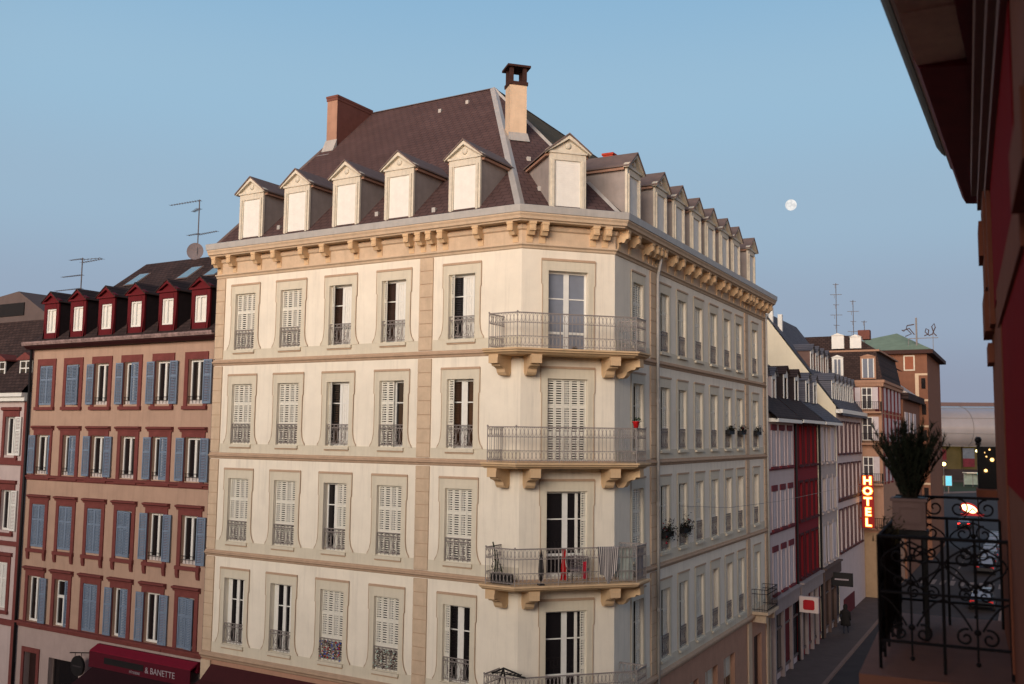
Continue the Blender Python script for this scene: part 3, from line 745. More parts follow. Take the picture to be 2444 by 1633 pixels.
t = text('& BANETTE', .33, None, -2.95, .64, -9.15, LET, 'lettering', None); t.parent = s; t.location = (-2.95, -.645, -9.15)
t = text('PÂTISSERIE', .13, None, -3.9, .64, -9.34, LET, 'lettering', None); t.parent = s; t.location = (-3.85, -.645, -9.33)
m = MB(); m.box(-5.4,-3.05,.636,.645,-9.22,-8.98); m.build('dark_name_board', DARK, s)
# round hanging sign
rs = empty('hanging_sign', fA.p(-7.15, .55, -9.55), 'round black hanging sign on an iron arm beside the crimson awning', 'sign', rz=fA.ang)
m = MB(); N = 28
pts = [(.40*math.cos(2*math.pi*k/N), .40*math.sin(2*math.pi*k/N)) for k in range(N)]
m.prism_uz(pts, -.05, .05); m.build('sign_disc', DARK, rs, None)
m = MB(); m.tube([(-.55,.0,.46),(.75,-.05,.60)], .022, 6); m.tube([(-.2,0,.5),(-.2,0,.38)], .012, 4); m.tube([(.2,0,.54),(.2,0,.38)], .012, 4); m.tube([(.75,-.05,.6),(.75,-.55,.6)], .022, 6); m.build('arm', IRONB, rs, None)
m = MB(); m.box(-.27,.27,.051,.056,-.03,.02); m.build('faded_lettering', mat('grey_sign_letters', srgb(58,52,54), .8, .4, 30), rs, None)

# ------------------------------------------------------------------ white house at the far left
wb = empty('terraced_house', fA.p(-15, 0, GZ), 'pale grey house with red sandstone window frames and steep dark roof at the left edge', 'building')
WV = [-13.62, -15.9, -18.2]
WRW4 = [(-1.2, .55), (-4.55, -2.75), (-7.95, -5.95)]
PG = mat('pale_grey_render', srgb(190, 174, 170), .9, .06, 1.5, stain=.15)
hh = [(u-.42, u+.42, a, b) for u in WV for a, b in WRW4]
m = wall_holes(MB(), -20.5, -12.35, GZ, 1.25, hh, .2); m.quad((-20.5,0,GZ),(-20.5,-9,GZ),(-20.5,-9,2),(-20.5,0,2)); m.build('wall', PG, wb, fA)
for r, (a, b) in enumerate(WRW4):
    h = b-a
    for u in WV:
        m = MB(); m.box(-.62,-.42,.003,.05,-.1,h); m.box(.42,.62,.003,.05,-.1,h); m.box(-.62,.62,.003,.05,h,h+.26)
        m.prism_oz([(.003,h+.26),(.1,h+.3),(.12,h+.42),(.003,h+.44)], -.72, .72); m.box(-.65,.65,.003,.1,-.24,-.1)
        w = m.build('window', REDST, wb, fA, u, 0, a)
        bframe(.84, h).build('frame', WHITE, w)
        m = MB(); m.box(-.41,.41,-.185,-.172,.02,h-.02); m.build('pane', GLASS, w)
        for s in ((1,) if r < 2 else (1, 0)):
            l = leaf(.42, h-.02).build('shutter', WHITE, w, None, .43 if r < 2 else (0 if s else -.42), .05 if r < 2 else -.03, .01)
for z, t in ((-1.62,.2), (-5.2,.2), (-8.65,.25)):
    m = MB(); m.box(-20.5,-12.36,.003,.09,z,z+t); m.build('string_course', REDST, wb, fA)
m = MB(); m.box(-12.62,-12.36,.003,.06,GZ,1.2); m.build('corner_strip', REDST, wb, fA)
m = MB(); m.box(-20.5,-12.36,.003,.25,1.25,1.45); m.box(-20.5,-12.36,.003,.4,1.45,1.62); m.build('cornice', WHITE, wb, fA)
m = MB(); m.poly([(-20.5,.45,1.63),(-12.32,.45,1.63),(-12.32,-2.9,5.75),(-20.5,-2.9,5.75)]); m.poly([(-20.5,-2.9,5.75),(-12.32,-2.9,5.75),(-12.32,-8,5.6),(-20.5,-8,5.6)]); m.build('roof', SLATED, wb, fA)
m = MB(); m.prism_uz([(-22,5.4),(-15.3,5.4),(-15.3,5.6),(-17.9,6.95),(-22,6.5)], -2.6, -7); d = m.build('attic_gable', mat('brown_grey_render', srgb(96,84,82), .9, .1, 2), wb, fA)
m = MB(); m.box(-19.4,-17.3,-2.61,-2.55,5.7,6.35); m.build('attic_opening', DARK, d, None)
d.parent = wb
for ch in d.children: ch.location = (0, 0, 0)
m0 = None
for u in (-15.35, -13.25, -17.5):
    m = MB(); m.box(-.48,.48,-1.5,-.35,1.7,3.15); dd = m.build('dormer', mat('dark_dormer_side', srgb(34,28,30), .9), wb, fA, u)
    m = MB()
    for x in (-.48,-.035,.41): m.box(x,x+.07,-.349,-.30,1.95,3.15)
    for z in (1.95, 2.35, 2.75, 3.08): m.box(-.41,-.035,-.349,-.302,z,z+.05); m.box(.035,.41,-.349,-.302,z,z+.05)
    m.build('frame', WHITE, dd)
    m = MB(); m.box(-.42,.42,-.349,-.335,1.95,3.1); m.build('pane', GLASS, dd)
    m = MB(); m.prism_uz([(-.62,3.15),(.62,3.15),(.62,3.22),(0,3.5),(-.62,3.22)], -2.0, -.2); m.build('dormer_roof', REDST, dd)

# ------------------------------------------------------------------ aerials on the left roofs
ALU = mat('aerial_metal', srgb(92, 88, 90), .5, .1, spec=.5)
def yagi(m, u, o, z, L, n, ang=0, el=.16, r=.016):
    c, s = math.cos(ang), math.sin(ang)
    m.tube([(u-L*c,o-L*s,z),(u+.1*c,o+.1*s,z)], r, 4)
    for k in range(n):
        t = -L+L*k/(n-1); e = el*(.7+.3*k/n)
        m.tube([(u+t*c-e*s,o+t*s+e*c,z),(u+t*c+e*s,o+t*s-e*c,z)], r*.6, 4)
t = empty('tv_aerial', fA.p(-15.9, -4.7, 6.9), 'bare metal roof aerial with four booms left of the apricot house ridge', 'aerial', rz=fA.ang)
m = MB(); m.tube([(0,0,-1.6),(0,0,1.95)], .03, 6); m.build('mast', ALU, t)
for z, L, n, a in ((1.9,1.0,7,0),(1.7,-1.9,9,.1),(1.85,-1.3,6,-.1),(1.05,1.6,12,0),(.35,2.1,14,0)):
    m = MB(); yagi(m, 0, 0, z, L, n, a); m.build('boom', ALU, t)
t = empty('tv_aerial', fA.p(-8.55, -5.8, 8.4), 'tall thin roof aerial above the apricot house beside a round dish', 'aerial', rz=fA.ang)
m = MB(); m.tube([(0,0,-.1),(.0,0,2.9)], .028, 6); m.build('mast', ALU, t)
for z, L, n, a in ((2.85,2.1,12,0),(2.45,.9,8,.4),(1.15,-1.5,10,.1),(1.2,.8,6,.1)):
    m = MB(); yagi(m, 0, 0, z, L, n, a); m.build('boom', ALU, t)
t = empty('satellite_dish', fA.p(-8.6, -5.7, 8.72), 'grey round satellite dish on the ridge of the apricot house', 'dish', rz=fA.ang+.5)
m = MB(); N = 18
vs = [(0,.10,0)]+[(.42*math.cos(2*math.pi*k/N),0,.42*math.sin(2*math.pi*k/N)) for k in range(N)]
m.add(vs, [(0,1+k,1+(k+1)%N) for k in range(N)], 0, True); m.build('reflector', mat('grey_dish', srgb(104,96,100), .6), t)
m = MB(); m.tube([(0,-.1,0),(0,-.15,-.5)], .03, 6); m.build('bracket', ALU, t)
# ------------------------------------------------------------------ the row of houses down the side street (same building line as fR)
MAROON = mat('maroon_trim', srgb(108, 40, 48), .8, .12, 4)
LILAC  = mat('off_white_render', srgb(196, 182, 182), .9, .06, 1.5, stain=.15)
REDW   = mat('strong_red_render', srgb(126, 28, 38), .9, .08, 2, stain=.12)
REDD   = mat('deep_red_shutter', srgb(72, 18, 24), .8, .1, 4)
GREYW  = mat('stone_grey_render', srgb(176, 164, 160), .9, .06, 1.5, stain=.15)
BROWNF = mat('brown_window_wood', srgb(74, 34, 36), .7, .12, 5)
SHUTW  = mat('lilac_white_shutter', srgb(196, 188, 192), .8, .08, 4, stain=.1)
BLUESL = tilemat('blue_grey_slates', srgb(104, 106, 116), srgb(90, 92, 102), srgb(66, 66, 72), .3, .2, stretch=1.4)
CREAMG = mat('cream_gable_render', srgb(224, 216, 192), .9, .06, .8, stain=.1)
SLP = {}
def house(name, u0, u1, label, wallm, eave, ridge_o, ridge_z, roofm, rows, cols, w, setback=0, back=-10, z0=GZ, lowm=None, lowz=None, fr=fR):
    hb = empty(name, fr.p((u0+u1)/2, 0, GZ), label, 'building')
    hs = [(c-w/2, c+w/2, a, b) for c in cols for a, b in rows]
    lz = lowz if lowm else GZ
    m = wall_holes(MB(), u0, u1, lz, eave, hs, .2, o=setback); m.build('wall', wallm, hb, fr)
    m = MB()
    for u in (u0, u1):
        m.poly([(u,setback,GZ),(u,back,GZ),(u,back,eave),(u,ridge_o,ridge_z-.02),(u,setback,eave)])
    m.build('gable_wall', CREAMG if 'gable' in label else wallm, hb, fr)
    m = MB(); ov = .45; s = (ridge_z-eave)/(setback-ridge_o)
    m.poly([(u0-.05,setback+ov,eave-ov*s+.12),(u1+.05,setback+ov,eave-ov*s+.12),(u1+.05,ridge_o,ridge_z+.12),(u0-.05,ridge_o,ridge_z+.12)])
    m.poly([(u0-.05,ridge_o,ridge_z+.12),(u1+.05,ridge_o,ridge_z+.12),(u1+.05,back,eave),(u0-.05,back,eave)])
    m.poly([(u0-.05,setback+ov,eave-ov*s),(u1+.05,setback+ov,eave-ov*s),(u1+.05,setback,eave-.02),(u0-.05,setback,eave-.02)])
    m.poly([(u0-.05,setback+ov,eave-ov*s),(u1+.05,setback+ov,eave-ov*s),(u1+.05,setback+ov,eave-ov*s+.12),(u0-.05,setback+ov,eave-ov*s+.12)])
    m.build('roof', roofm, hb, fr)
    SLP[hb.name] = s
    return hb
def street_window(hb, u, a, b, w, trim, fm, shutm=None, state='open', fr=fR, o=0, lintel=.25):
    key = ('s', round(w,2), round(b-a,2), trim.name, fm.name, shutm.name if shutm else '', state)
    h = b-a
    if key in WIN:
        c = copy_tree(WIN[key], hb); place(c, hb, fr, u, o, a); return c
    m = MB(); m.box(-w/2-.12,-w/2,.003,.05,-.05,h); m.box(w/2,w/2+.12,.003,.05,-.05,h); m.box(-w/2-.12,w/2+.12,.003,.055,h,h+lintel,1); m.box(-w/2-.15,w/2+.15,.003,.12,-.17,-.05,1)
    s = m.build('window', [LILAC if trim is MAROON else trim, trim], hb, fr, u, o, a); WIN[key] = s
    m = MB()
    for x0, x1 in ((-w/2,-w/2+.07),(w/2-.07,w/2),(-.05,.05)): m.box(x0,x1,-.18,-.13,0,h)
    m.box(-w/2+.07,-.05,-.18,-.132,h*.64,h*.64+.05); m.box(.05,w/2-.07,-.18,-.132,h*.64,h*.64+.05); m.box(-w/2+.07,w/2-.07,-.18,-.128,h-.08,h-.0)
    m.build('frame', fm, s)
    m = MB(); m.box(-w/2,w/2,-.2,-.181,0,h); m.build('pane', GLASS, s)
    if shutm:
        lw = w/2-.02 if w < 1.0 else .5
        for sg in (-1, 1):
            m = MB(); x = 0
            m.box(0,lw,0,.035,.02,h-.02)
            for k in range(14): m.box(.05,lw-.05,.0355,.045,.06+k*(h-.12)/14,.06+(k+.6)*(h-.12)/14)
            m.build('shutter', shutm, s, None, (-w/2-.13-lw if sg < 0 else w/2+.13) if state == 'open' else (-lw-.003 if sg < 0 else .003), .06 if state == 'open' else -.03, 0)
    return s
def street_dormer(hb, u, o, zb, h, w, frontm, roofm, slope, eave, fr=fR, key=None):
    k = ('d', key)
    if k in WIN:
        c = copy_tree(WIN[k], hb); place(c, hb, fr, u); return c
    bk = lambda z: -(z-eave)/slope-.02
    m = MB(); hw = w/2
    for s in (-1,1): m.prism_oz([(o,zb),(o,zb+h),(bk(zb+h)-.05,zb+h),(bk(zb)-.05,zb)], *sorted((s*hw,s*(hw-.06))))
    m.box(-hw+.06,hw-.06,o-.3,o-.27,zb,zb+h)
    d = m.build('dormer', frontm, hb, fr, u); WIN[k] = d
    m = MB()
    for x0,x1 in ((-hw,-hw+.16),(hw-.16,hw)): m.box(x0,x1,o,o+.05,zb,zb+h)
    m.box(-hw+.16,hw-.16,o,o+.05,zb+h-.2,zb+h); m.prism_uz([(-hw-.06,zb+h),(hw+.06,zb+h),(0,zb+h+.42)],o,o+.06); m.build('front', WHITE, d)
    m = MB(); m.box(-hw+.16,hw-.16,o-.1,o-.06,zb,zb+h-.2); m.build('pane', GLASS, d)
    m = MB(); za = zb+h+.5; ov = hw+.14
    for s in (-1,1): m.add([(s*ov,-(o+.2),zb+h-.03),(0,-(o+.2),za),(0,-(bk(za)-.1),za),(s*ov,-bk(zb+h),zb+h-.03)], [(0,1,2,3)])
    m.build('dormer_roof', roofm, d)
    return d
# house 1: off-white with maroon lintels, all shutters white
W1R = [(-1.40, .40), (-4.55, -2.70), (-7.75, -5.75)]
b1 = house('terraced_house', 20.35, 26.3, 'off white house with maroon lintels and pale shutters beside the corner building', LILAC, 1.35, -4.2, 5.0, SLATED, W1R, [21.5, 23.35, 25.2], .95)
for a, b in W1R:
    for u in (21.5, 23.35, 25.2): street_window(b1, u, a, b, .95, MAROON, WHITE, SHUTW, 'closed', lintel=.30)
for z in (-1.64, -4.82):
    m = MB(); m.box(20.36,26.25,.003,.06,z,z+.10); m.build('string_course', MAROON, b1, fR)
for u in (21.2, 23.2, 25.3): street_dormer(b1, u, -.85, 2.2, 1.25, .95, LILAC, BLUESL, SLP[b1.name], 1.35, key='h1')
m = MB(); m.box(20.5,26.2,-.05,.5,.82,1.0); m.build('cornice', WHITE, b1, fR)
for u in (21.9, 24.2): street_dormer(b1, u, -2.9, 4.1, .5, .9, LILAC, BLUESL, SLP[b1.name], 1.35, key='h1u')
m = MB(); m.tube([(26.4,.1,1.2),(26.4,.1,GZ)], .07, 6); m.build('downpipe', DARK, b1, fR)
# house 2: strong red
W2R = [(-1.45, .75), (-4.55, -2.50), (-7.75, -5.45)]
b2 = house('terraced_house', 26.55, 33.0, 'narrow strong red house with dark red windows in the middle of the street row', REDW, 1.35, -4.4, 5.2, SLATED, W2R, [27.9, 29.4, 30.9, 32.2], .85)
for a, b in W2R:
    for u in (27.9, 29.4, 30.9, 32.2): street_window(b2, u, a, b, .85, REDD, REDD, None, lintel=.12)
for u in (28.2, 31.2): street_dormer(b2, u, -.85, 2.3, 1.4, 1.05, mat('dark_slate_cheek', srgb(48,40,42), .8), SLATED, SLP[b2.name], 1.35, key='h2')
m = MB(); m.box(26.7,32.9,-.05,.5,.88,1.05); m.build('cornice', WHITE, b2, fR)
m = MB(); m.tube([(33.2,.1,1.2),(33.2,.1,GZ)], .07, 6); m.build('downpipe', DARK, b2, fR)
# house 3: stone grey
b3 = house('terraced_house', 33.3, 39.4, 'stone grey house with long white shutters between the red house and the tall gable', GREYW, 1.35, -4.4, 5.0, BLUESL, W2R, [34.6, 36.5, 38.3], .95)
for a, b in W2R:
    for i, u in enumerate((34.6, 36.5, 38.3)): street_window(b3, u, a, b, .95, GREYW, WHITE, SHUTW, 'closed' if (i+int(a)) % 2 else 'open', lintel=.2)
for u in (34.5, 36.9): street_dormer(b3, u, -.85, 2.3, 1.4, 1.05, BLUESL, BLUESL, SLP[b3.name], 1.35, key='h3')
m = MB(); m.box(33.4,39.3,-.05,.5,.88,1.05); m.build('cornice', WHITE, b3, fR)
# house 4: wide white house with brown windows, tall cream gable towards us
W4R = [(-.95, 1.15), (-4.0, -1.75), (-7.6, -4.85)]
C4 = [40.75+1.72*i for i in range(6)]
b4 = house('tenement_house', 39.7, 51.0, 'white house with narrow brown windows, its cream gable wall rising over lower neighbours', LILAC, 2.2, -4.9, 8.9, BLUESL, W4R, C4, 1.05, back=-11)
for a, b in W4R:
    for u in C4: street_window(b4, u, a, b, 1.05, BROWNF, BROWNF, None, lintel=.1)
for u in [40.7+1.6*i for i in range(6)]: street_dormer(b4, u, -.35, 2.5, 1.55, 1.0, BLUESL, BLUESL, SLP[b4.name], 2.2, key='h4')
for u in [41.5+1.9*i for i in range(4)]: street_dormer(b4, u, -1.9, 4.7, 1.5, 1.0, mat('brown_cheek', srgb(110,88,82), .9), BLUESL, SLP[b4.name], 2.2, key='h4u')
m = MB(); m.box(39.7,51,-.02,.45,1.75,2.02); m.build('cornice', WHITE, b4, fR)
m = MB(); m.box(39.75,50.95,.003,.06,-4.3,-4.15); m.build('string_course', BROWNF, b4, fR)
m = MB(); m.box(41.2,45.6,.003,.05,GZ,-10.9); m.build('red_plinth', REDP, b4, fR)
for u, o, z in ((39.9,-4.6,8.9),(40.4,-4.3,8.5),(41.5,-3.9,8.1)):
    m = MB(); m.box(-.15,.15,-.3,0,-.6,1.0 if u < 40 else .8); m.build('chimney', WHITE, b4, fR, u, o, z)
# street level shop fronts of the row
SHG = mat('grey_shop_fascia', srgb(150, 138, 136), .8, .08, 2, stain=.15)
def street_shop(hb, u0, u1, fascia, infill):
    m = MB(); m.box(u0,u1,.003,.22,-8.75,-8.05); m.box(u0,u1,.003,.34,-8.05,-7.95); m.build('fascia', fascia, hb, fR)
    n = max(2, round((u1-u0)/1.7)); w = (u1-u0)/n
    for k in range(n):
        m = MB(); m.box(u0+k*w+.02,u0+k*w+.24,.003,.2,GZ,-8.76); m.build('pilaster', fascia, hb, fR)
        m = MB(); m.box(u0+k*w+.26,u0+(k+1)*w-.0,.003,.04,GZ+.6,-8.78); s = m.build('shop_window', infill[k % len(infill)], hb, fR)
        m = MB(); m.box(u0+k*w+.26,u0+(k+1)*w,.041,.09,GZ+.5,GZ+.62); m.box(u0+k*w+.26,u0+(k+1)*w,.041,.09,-9.6,-9.52); m.build('frame', ZINCD, s)
REDC = mat('red_shop_curtain', srgb(96, 22, 28), .9, .15, 4)
street_shop(b1, 20.5, 26.2, SHG, [GLASS, REDC, GLASS]); street_shop(b2, 26.8, 32.9, SHG, [GLASS, REDC]); street_shop(b3, 33.5, 39.3, mat('brown_shop_fascia', srgb(92,74,68), .8, .1, 3), [GLASS])

# house 5: hotel house on the projecting corner
fH = F(fR.p(51.3, 0).xy, fR.n)                    # its end wall faces back up the street
b5 = empty('hotel_building', fR.p(57, 1, GZ), 'ornate hotel house with sandstone cornice, mansard roof and small iron balconies at the street bend', 'building')
HOT = mat('hotel_stone', srgb(166, 130, 108), .9, .1, 2, stain=.15)
m = MB(); m.box(51.3,64,-9,1.45,GZ,4.4); m.build('wall', HOT, b5, fR)
m = MB(); m.box(-6,1.75,-12.6,.3,4.4,4.62); m.box(-6,1.65,-12.5,.2,4.12,4.4)
for k in range(20): m.box(-1.6+.16*k,-1.52+.16*k,.2,.28,4.2,4.4)
m.build('cornice', HOT, b5, fH)
m = MB(); m.prism_uz([(-7,4.63),(1.6,4.63),(1.15,6.9),(-7,6.9)], .05, -12); m.prism_uz([(-7,6.91),(1.3,6.91),(-.6,8.2),(-7,8.2)], -.1, -12); m.build('mansard_roof', SLATED, b5, fH)
m = MB(); m.box(-7,1.4,-12.1,.12,6.88,7.02); m.build('roof_cornice', HOT, b5, fH)
for u, z, w, h in ((-1.75,4.7,.62,1.75), (.55,4.7,.9,1.75), (-1.7,7.15,.7,1.05), (-.35,7.15,.6,.9)):
    m = MB(); m.box(u-w/2-.12,u+w/2+.12,-.5,.2,z,z+h); m.prism_uz([(u-w/2-.2,z+h),(u+w/2+.2,z+h),(u,z+h+.2)], -.5, .28)
    d = m.build('dormer', WHITE if z > 7 or u < 0 else HOT, b5, fH)
    if z < 7:
        m = MB(); m.box(u-w/2,u+w/2,.201,.215,z+.1,z+h-.15); m.build('pane', GLASSL, d, None)
        m = MB(); m.box(u-.04,u+.04,.216,.24,z+.1,z+h-.15); m.box(u-w/2,u-w/2+.07,.216,.24,z+.1,z+h-.15); m.box(u+w/2-.07,u+w/2,.216,.24,z+.1,z+h-.15); m.build('frame', WHITE, d, None)
m = MB(); m.box(-.4,.5,-2.2,-1.4,8.0,8.75); m.build('chimney', BRICKR_SHADE, b5, fH)
for a, b in ((2.35,4.05), (-.1,1.75), (-3.2,-1.35), (-6.6,-4.4)):
    if a > -6:
        m = MB(); m.box(-.13,.92,.003,.06,a-.08,b+.12); w = m.build('window', HOT, b5, fH)
        m = MB(); m.box(0,.78,.061,.07,a,b); m.build('pane', mat('dim_lit_glass', srgb(70,66,70), .1, .2, 3, spec=.6), w, None)
        m = MB()
        for x in (0,.36,.72): m.box(x,x+.065,.071,.10,a,b)
        for z in (a,a+(b-a)*.62,b-.07): m.box(.065,.36,.071,.098,z,z+.06); m.box(.425,.72,.071,.098,z,z+.06)
        m.build('frame', WHITE, w, None)
        for s in (-.50, .80):
            m = MB(); m.box(s,s+.42,.07,.11,a,b); m.build('shutter', SHUTW, w, None)
    if a < 3:
        m = MB(); m.box(-.7,1.5,.003,.65,a-.34,a-.2); s = m.build('balcony', HOT, b5, fH)
        m = MB()
        for p, q in (((-.65,.0),(-.65,.6)),((-.65,.6),(1.45,.6)),((1.45,.6),(1.45,0))):
            for z in (.75,.1): m.tube([(p[0],p[1],a-.2+z),(q[0],q[1],a-.2+z)], .025, 4)
            n = max(3, round(math.dist(p,q)/.14))
            for k in range(n+1): m.tube([(p[0]+(q[0]-p[0])*k/n,p[1]+(q[1]-p[1])*k/n,a-.2),(p[0]+(q[0]-p[0])*k/n,p[1]+(q[1]-p[1])*k/n,a+.55)], .014, 4)
        m.build('railing', IRONB, s, None)
m = MB()
m.box(-.75,-.2,.003,.03,2.0,4.1); m.box(.98,1.3,.003,.03,2.0,4.1); m.build('red_panel', REDP, b5, fH)
for k, u in enumerate((53, 55.4, 57.8, 60.2, 62.6)):
    for a in (2.3, -.2, -3.3):
        m = MB(); m.box(u-.75,u+.75,1.452,1.5,a,a+1.9); w = m.build('window', SHUTW, b5, fR)
        
        for x in (u-.9, u+.76): m = MB(); m.box(x,x+.14,1.452,1.52,a-.2,a+2.2); m.build('red_jamb', REDP, w, None)
m = MB(); m.box(-.25,1.35,.003,.05,GZ,-7.2); m.build('pale_ground_wall', mat('yellowish_render', srgb(150,126,100), .9, .1, 2), b5, fH)

# houses beyond
BRN = mat('brown_render', srgb(122, 84, 66), .9, .1, 2, stain=.15)
b6 = empty('tenement_house', fR.p(69, 0, GZ), 'brown fronted house with large white shutters between the hotel and the tower block', 'building')
m = MB(); m.box(64.3,79,-9,1.6,GZ,3.6); m.build('wall', BRN, b6, fR)
m = MB(); m.box(64.2,79,-9,2.1,3.6,4.2); m.build('eave', SLATED, b6, fR)
m = MB(); m.prism_oz([(2.0,4.2),(-2,7.2),(-9,7.2),(-9,4.2)], 64.2, 74); m.build('roof', mat('white_terrace_parapet', srgb(176,168,164), .8, .1), b6, fR)
m = MB(); m.prism_oz([(1.0,6.5),(.6,6.6),(-1.4,7.9),(-1.4,7.7)], 64.6, 71); m.build('awning', REDP, b6, fR)
for u in (66.5, 70, 73.5):
    for a in (.6, -2.6, -5.6):
        m = MB(); m.box(u-1.1,u+1.1,1.602,1.66,a,a+1.9); m.build('window', SHUTW, b6, fR)
b7 = empty('tower_block', fR.p(86, 0, GZ), 'tall plain brown corner block with a green copper pyramid roof', 'building')
fT = F(fR.p(80, 0).xy, fR.n)
m = MB(); m.box(80,96,-9,2.35,GZ,8.95); m.build('wall', BRN, b7, fR)
m = MB(); m.box(-10,3.0,-16.7,.7,8.95,9.35); m.build('eave', mat('dark_brown_eave', srgb(60,38,34), .8), b7, fT)
m = MB()
for P in ([(-10,.7,9.36),(2.9,.7,9.36),(-1.3,-7,11.9)], [(2.9,.7,9.36),(2.9,-16.5,9.36),(-1.3,-7,11.9)], [(-10,.7,9.36),(-1.3,-7,11.9),(-10,-16,9.36)], [(2.9,-16.5,9.36),(-10,-16,9.36),(-1.3,-7,11.9)]): m.poly(P)
m.build('roof', mat('green_copper', srgb(124, 144, 124), .85, .15, 1.2), b7, fT)
for u, a, b in ((.62,7.3,8.7),):
    m = MB(); m.box(u-.55,u+.55,.003,.08,a-.1,b+.12); w = m.build('window', OLDWHITE, b7, fT)
    m = MB(); m.box(u-.42,u+.42,.081,.09,a+.02,b); m.build('blind', mat('orange_blind', srgb(140,84,62), .8, .1), w, None)
for z in (6.9, 4.2, 1.5, -1.4, -4.4):
    m = MB(); m.box(1.15,1.5,.003,.06,z-2.4,z); m.box(1.5,2.35,.003,.05,z-.2,z); m.build('stone_strip', STONE, b7, fT)
    m = MB(); m.box(1.75,2.15,.051,.06,z-1.6,z-.5); m.build('window', GLASS, b7, fT)
# rooftop lettering seen from behind
ls = empty('rooftop_sign', fT.p(1.3, -1.2, 9.6), 'dark script letters on a thin rack above the green copper roof, seen from behind', 'sign', rz=fT.ang)
m = MB(); m.tube([(-.8,0,1.1),(2.1,0,1.1)], .05, 4); m.tube([(.0,0,-.3),(0,0,3.3)], .12, 4); m.tube([(1.6,0,-.2),(1.6,0,1.6)], .04, 4); m.tube([(-.8,0,-.2),(-.8,0,1.1)], .04, 4); m.build('rack', ALU, ls, None)
LM = mat('dark_sign_letters', srgb(58,40,42), .6)
for P in ([(1.95,0,1.3),(1.7,0,1.55),(1.5,0,2.3),(1.75,0,2.6),(1.85,0,2.2),(1.55,0,1.5),(1.2,0,1.35)], [(1.2,0,1.4),(.85,0,1.75),(.95,0,2.1),(1.2,0,1.95),(1.15,0,1.5),(.75,0,1.35)],
          [(-.2,0,2.6),(-.9,0,2.5),(-1.0,0,2.2),(-.5,0,1.6),(-1.1,0,1.35)], [(-.2,0,1.5),(-.7,0,2.2),(-1.25,0,2.0)], [(-1.2,0,1.9),(-1.45,0,2.05)]):
    m = MB(); m.tube(P, .075, 4); m.build('letter', LM, ls, None)
# roof aerials over the hotel
for u, o, z, h, lab in ((58.5,-3.0,8.0,5.6,'tallest thin aerial with many short bars above the hotel roof'), (60.5,-1.9,8.0,4.3,'second thin aerial standing right of the tallest one on the hotel roof'), (62,-1.2,8,2.6,'shortest thin aerial beside the red chimney of the hotel')):
    t = empty('tv_aerial', fR.p(u, o, z), lab, 'aerial', rz=fH.ang)
    m = MB(); m.tube([(0,0,-.5),(0,0,h)], .032, 5); m.build('mast', ALU, t)
    m = MB()
    for k in range(max(2, int(h))):
        zz = h-.1-k*.9; a = .5 if k % 2 else .25
        m.tube([(-a,0,zz),(a,.1,zz-.05)], .03, 4); m.tube([(-a*.3,0,zz),(-a*.3,0,zz-.35)], .02, 4)
    m.build('boom', ALU, t)
# small signs over the pavement
s = empty('shop_sign', fR.p(26.0, .75, -8.95), 'small white box sign with a red panel over the street shops', 'sign', rz=fH.ang)
m = MB(); m.box(-.5,.5,-.12,.12,-.42,.42); m.build('sign_box', mat('lit_white_sign', srgb(214,196,190), .6, .05, 3), s, None)
m = MB(); m.prism_uz([(-.30,-.2),(-.24,-.27),(.24,-.27),(.30,-.2),(.30,.18),(.24,.26),(-.2,.26),(-.30,.2)], .121, .14); m.build('red_panel', mat('red_sign_panel', srgb(170,20,30), .6), s, None)
s = empty('shop_sign', fR.p(36.4, .75, -8.9), 'small black hanging sign with one pale line further down the street', 'sign', rz=fH.ang)
m = MB(); m.box(-.75,.65,-.08,.08,-.42,.42); m.build('sign_box', DARK, s, None)
m = MB(); m.box(-.45,.4,.081,.086,-.04,.05); m.build('pale_line', LET, s, None)
m = MB(); m.tube([(-.75,0,.3),(-.9,0,.3)], .02, 4); m.build('arm', IRONB, s, None)
# glowing HOTEL sign
hs = empty('hotel_sign', fR.p(49.0, .62, -4.7), 'tall red box sign with glowing yellow white letters HOTEL on the street front', 'sign', rz=fH.ang)
m = MB(); m.box(-.42,.42,-.14,.12,-1.95,1.98); m.box(-.62,-.42,-.05,.05,1.2,1.3); m.box(-.62,-.42,-.05,.05,-1.3,-1.2); m.build('sign_box', mat('dark_red_sign_box', srgb(120,14,14), .5, .1, 3, emit=.22, emitcol=(.5,.012,.004,1)), hs, None)
NEON = mat('glowing_letter', (1,.9,.6,1), .5, 0, emit=4, emitcol=(1,.62,.17,1))
HALO = mat('red_letter_halo_glow', (.8,.1,.02,1), .5, 0, emit=2.6, emitcol=(1,.26,.03,1))
for k, ch in enumerate('HOTEL'):
    z = 1.56-k*.78
    t = text(ch, .80, None, 0, .1, z, NEON, 'letter', None, .03, 'CENTER', sx=1.05, bold=.022); t.parent = hs; t.location = (0,-.16,z)
    me = t.data
    t = text(ch, .80, None, 0, .1, z, HALO, 'letter_halo', None, .02, 'CENTER', sx=1.05, bold=.05); t.parent = hs; t.location = (0,-.13,z); t.scale = (1.1,1,1.08)  # larger glowing copy painted in as the halo round the letter
# wire across the street
m = MB(); m.tube([(6.2,.05,-2.55),(12,.3,-2.95),(20,.6,-3.1),(30,2.0,-2.8),(40,4,-2.6)], .012, 4); o = m.build('overhead_wire', IRON, None, fR); tag(o, 'thin overhead wire along the right facade of the corner building', 'wire')
